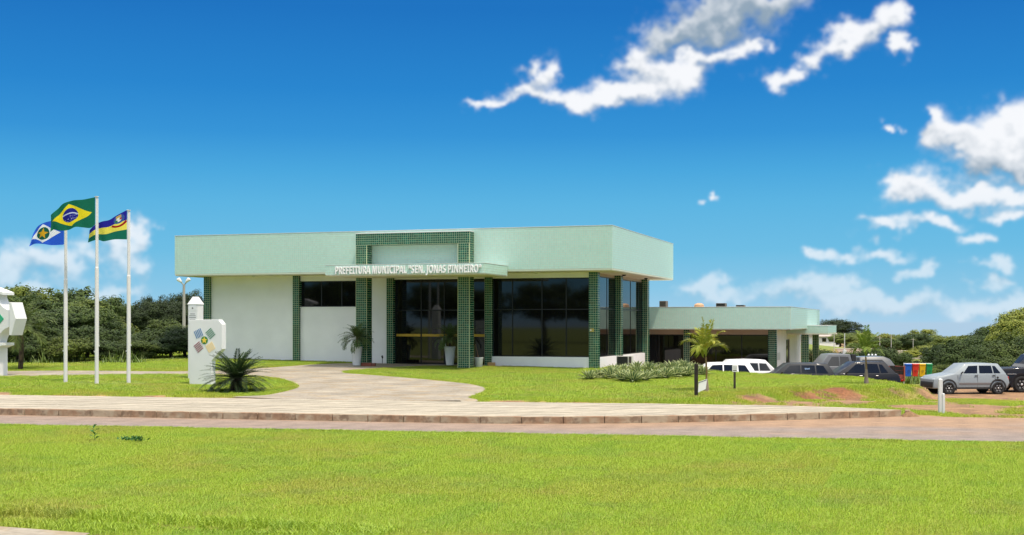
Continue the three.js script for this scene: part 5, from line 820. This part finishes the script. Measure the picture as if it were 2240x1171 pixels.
// right: bushes behind the parking place, mango tree, far wooded slope
{
  const gb = 'bushes behind the parking place';
  for (const [px, D, top, rad] of [[1800, 98, 2.1, 1.4], [1832, 104, 1.7, 1.2], [1868, 92, 1.9, 1.2], [1902, 88, 2.2, 1.4], [1938, 86, 2.3, 1.4], [1968, 90, 1.7, 1.0], [2045, 84, 1.7, 1.2], [2075, 80, 2.4, 1.5], [2112, 77, 2.5, 1.6], [2155, 80, 2.7, 1.7], [2195, 78, 2.7, 1.7], [2235, 81, 3.0, 1.8], [2275, 78, 3.0, 1.8], [2055, 74, 1.2, 1.0], [2130, 73, 1.5, 1.2], [2205, 73, 1.7, 1.3]]) tree('bush', 'bush', 'dark green bush behind the parked vehicles', 'bush', A(px, D), D, top, rad, gb);
  tree('mango', 'mango_tree', 'large round sunlit tree at the right above the bushes', 'tree', A(2222, 100), 100, 5.5, 2.7); tree('mango', 'mango_tree', 'round sunlit tree half hidden at the edge beside the largest one', 'tree', A(2278, 96), 96, 5.1, 2.3);
  const tl = 'olive green tree between the bushes and the round sunlit tree', tg = 'olive trees right of the field'; for (const [px, D, top, rad] of [[2110, 112, 3.2, 2.0], [2150, 108, 3.5, 2.0], [2185, 118, 4.2, 2.2], [2078, 125, 2.6, 1.7]]) tree('wood', 'wood_tree', tl, 'tree', A(px, D), D, top, rad, tg);
  const far = [[1790, 300, 4.0, 4], [1815, 330, 4.6, 5], [1838, 280, 3.2, 3.4], [1862, 320, 4.8, 5], [1885, 290, 4.3, 4], [1908, 310, 5.2, 5], [1930, 285, 4.3, 4], [1952, 330, 5.5, 4], [1985, 310, 4.8, 4.5], [2005, 290, 5.6, 4], [2022, 320, 7.0, 4], [2050, 300, 5.4, 4.5], [2075, 280, 4.8, 4], [2100, 310, 5.4, 4.5], [2130, 290, 5.2, 4.5], [2160, 320, 6, 4.5], [2190, 300, 6, 5], [2225, 310, 6.5, 5], [1875, 240, 2.6, 2.2], [1993, 215, 1.8, 1.9], [2022, 225, 2.6, 2.2], [2050, 230, 2.6, 2.2]];
  far.forEach(([px, D, top, rad], i) => tree(i % 3 ? 'mango' : 'wood', 'hillside_tree', i % 3 ? 'far yellowish green tree on the slope beyond the field' : 'far dull green tree on the slope beyond the field', 'tree', A(px, D), D, top, rad, i % 3 ? 'yellowish far trees' : 'dull far trees'));
  tree('dense', 'dense_tree', 'far blackish tree just past the wing canopy', 'tree', A(1850, 420), 420, 8.5, 6, 'blackish trees past the wing'); tree('dense', 'dense_tree', 'far blackish tree just past the wing canopy', 'tree', A(1822, 430), 430, 8.5, 6, 'blackish trees past the wing');
  // walls and houses beyond the field
  const put = (px, D) => { const a = A(px, D), x = FX * D + RX * a, z = FZ * D + RZ * a; return [x, G(x, z), z]; };
  const wl = thing('boundary_wall', 'long pale wall beyond the green field', 'wall', put(2000, 232), YAW); mesh('wall_panel', [box(-5.5, 5.2, -0.5, 1.5, -0.1, 0.1)], M.std(C(0.55, 0.47, 0.40), 0.9), wl); mesh('coping', [box(-5.5, 5.2, 1.5, 1.6, -0.14, 0.14)], mat.soffit, wl);
  const wl2 = thing('boundary_wall', 'pale wall near the white house past the wing', 'wall', put(1850, 236), YAW); mesh('wall_panel', [box(-6, 5, -0.5, 1.3, -0.1, 0.1)], M.std(C(0.60, 0.50, 0.42), 0.9), wl2); mesh('coping', [box(-6, 5, 1.3, 1.4, -0.14, 0.14)], mat.soffit, wl2);
  const house = (px, D, w, h, label) => { const t = thing('house', label, 'house', put(px, D), YAW + 0.3); mesh('wall', [box(-w, w, -0.5, h, -3, 3)], mat.white, t); mesh('roof', [extr([[-3.6, 0], [3.6, 0], [0, 1.0]], 2 * w + 0.8, 0).rotateY(Math.PI / 2).translate(-w - 0.4, h, 0)], M.std(C(0.42, 0.36, 0.32), 0.85), t); for (const x of [-w * 0.55, w * 0.1]) mesh('window', [box(x - 0.5, x + 0.5, 0.7, 1.5, 3, 3.05)], mat.glass, t); mesh('door', [box(w * 0.6, w * 0.6 + 0.8, 0, 1.7, 3, 3.05)], mat.darkMetal, t); };
  house(1800, 290, 2.6, 1.9, 'white house with pale gabled roof past the wing canopy'); house(2105, 240, 2.6, 2.4, 'small pale house half hidden by the bushes at the right');
  const poleAt = (px, D, h, label, dbl) => { const t = thing('utility_pole', label, 'pole', put(px, D), YAW, 'far utility poles'); mesh('pole', [rod([0, 0, 0], [0, h, 0], 0.08, 0.05, 8)], M.std(C(0.5, 0.48, 0.45), 0.8), t); mesh('crossarm', [box(-0.45, 0.45, h - 0.32, h - 0.25, -0.04, 0.04)], M.std(C(0.3, 0.26, 0.22), 0.9), t); };
  for (const [px, D, h] of [[1825, 225, 3.9], [1925, 228, 4.0], [1950, 232, 4.4], [1998, 226, 3.8], [2092, 232, 4.2]]) poleAt(px, D, h, 'thin far utility pole with a crossarm beyond the field');
  const pp = put(1848, 98), wp = thing('lamp_post', 'slender white post rising behind the grey pickup', 'post', pp, YAW); mesh('pole', [rod([0, 0, 0], [0, 3.1, 0], 0.05, 0.03, 8)], mat.pole, wp); mesh('junction_box', [rbox(-0.13, 0.13, 1.1, 1.8, -0.1, 0.1, 0.02)], mat.pole, wp);
  // tall weeds at the foot of the bushes
  const r = rng(54), L = new Leaves(); for (let k = 0; k < 9000; k++) { const px = 1960 + r() * 330, D = 69 + r() * 7, a = A(px, D), x = FX * D + RX * a, z = FZ * D + RZ * a, y = G(x, z), h = 0.2 + r() * 0.7 * fbm(x * 0.8, z * 0.8, 3), q = r() * 6.28, w = 0.02 + r() * 0.03; L.tri(V(x - Math.cos(q) * w, y, z - Math.sin(q) * w), V(x + Math.cos(q) * w, y, z + Math.sin(q) * w), V(x + (r() - 0.5) * h, y + h, z + (r() - 0.5) * h), jit(mixc([0.10, 0.19, 0.03], [0.22, 0.30, 0.06], r()), 0.3, r), V((r() - 0.5), 1, (r() - 0.5)).normalize()); }
  const wd = mesh('tall_grass', L.build(), mat.grass); tag(wd, 'tall weedy grass at the foot of the right bushes', 'grass'); wd.userData.kind = 'stuff';
  const L2 = new Leaves(); for (let k = 0; k < 7000; k++) { const px = -60 + r() * 520, D = 60.5 + r() * 4, a = A(px, D), x = FX * D + RX * a, z = FZ * D + RZ * a, y = G(x, z), h = 0.06 + r() * 0.7 * sst(0.45, 0.75, fbm(x * 0.6, z * 0.6, 3)), q = r() * 6.28, w = 0.02 + r() * 0.03; if (x > -36 && z < -52) continue; L2.tri(V(x - Math.cos(q) * w, y, z - Math.sin(q) * w), V(x + Math.cos(q) * w, y, z + Math.sin(q) * w), V(x + (r() - 0.5) * h, y + h, z + (r() - 0.5) * h), jit(mixc([0.10, 0.19, 0.03], [0.22, 0.30, 0.06], r()), 0.3, r), V((r() - 0.5), 1, (r() - 0.5)).normalize()); }
  const wd2 = mesh('tall_grass', L2.build(), mat.grass); tag(wd2, 'tall weedy grass at the foot of the left bushes', 'grass'); wd2.userData.kind = 'stuff';
}
// across the road, behind the viewer: the trees and the house that the dark glass mirrors
{
  const g = 'trees across the road mirrored in the glass', r = rng(66);
  for (const [x, z, top, rad] of [[-92, 34, 9, 5], [-82, 42, 8, 5], [-71, 36, 9.5, 5], [-62, 44, 8, 4.6], [-54, 38, 7.2, 4.5], [-46, 42, 7.8, 4.5], [-38, 36, 6.8, 4], [-29, 42, 7.5, 4.5], [-20, 38, 7, 4.2]]) { const K = kinds.wood, i = Math.floor(r() * 3), t = thing('roadside_tree', 'tree across the road seen only as a reflection in the glass', 'tree', [x, -0.45, z], r() * 6, g), sy = top / 1.96; for (const m of [mesh('trunk', K.t[i], mat.bark, t), mesh('crown', K.c[i], mat.leaf, t)]) { m.position.y = 1.25 * sy; m.scale.set(rad, sy, rad); } }
}
scene.traverse((o) => { if (o.isMesh) { o.castShadow = true; o.receiveShadow = true; } });
renderer.render(scene, camera);
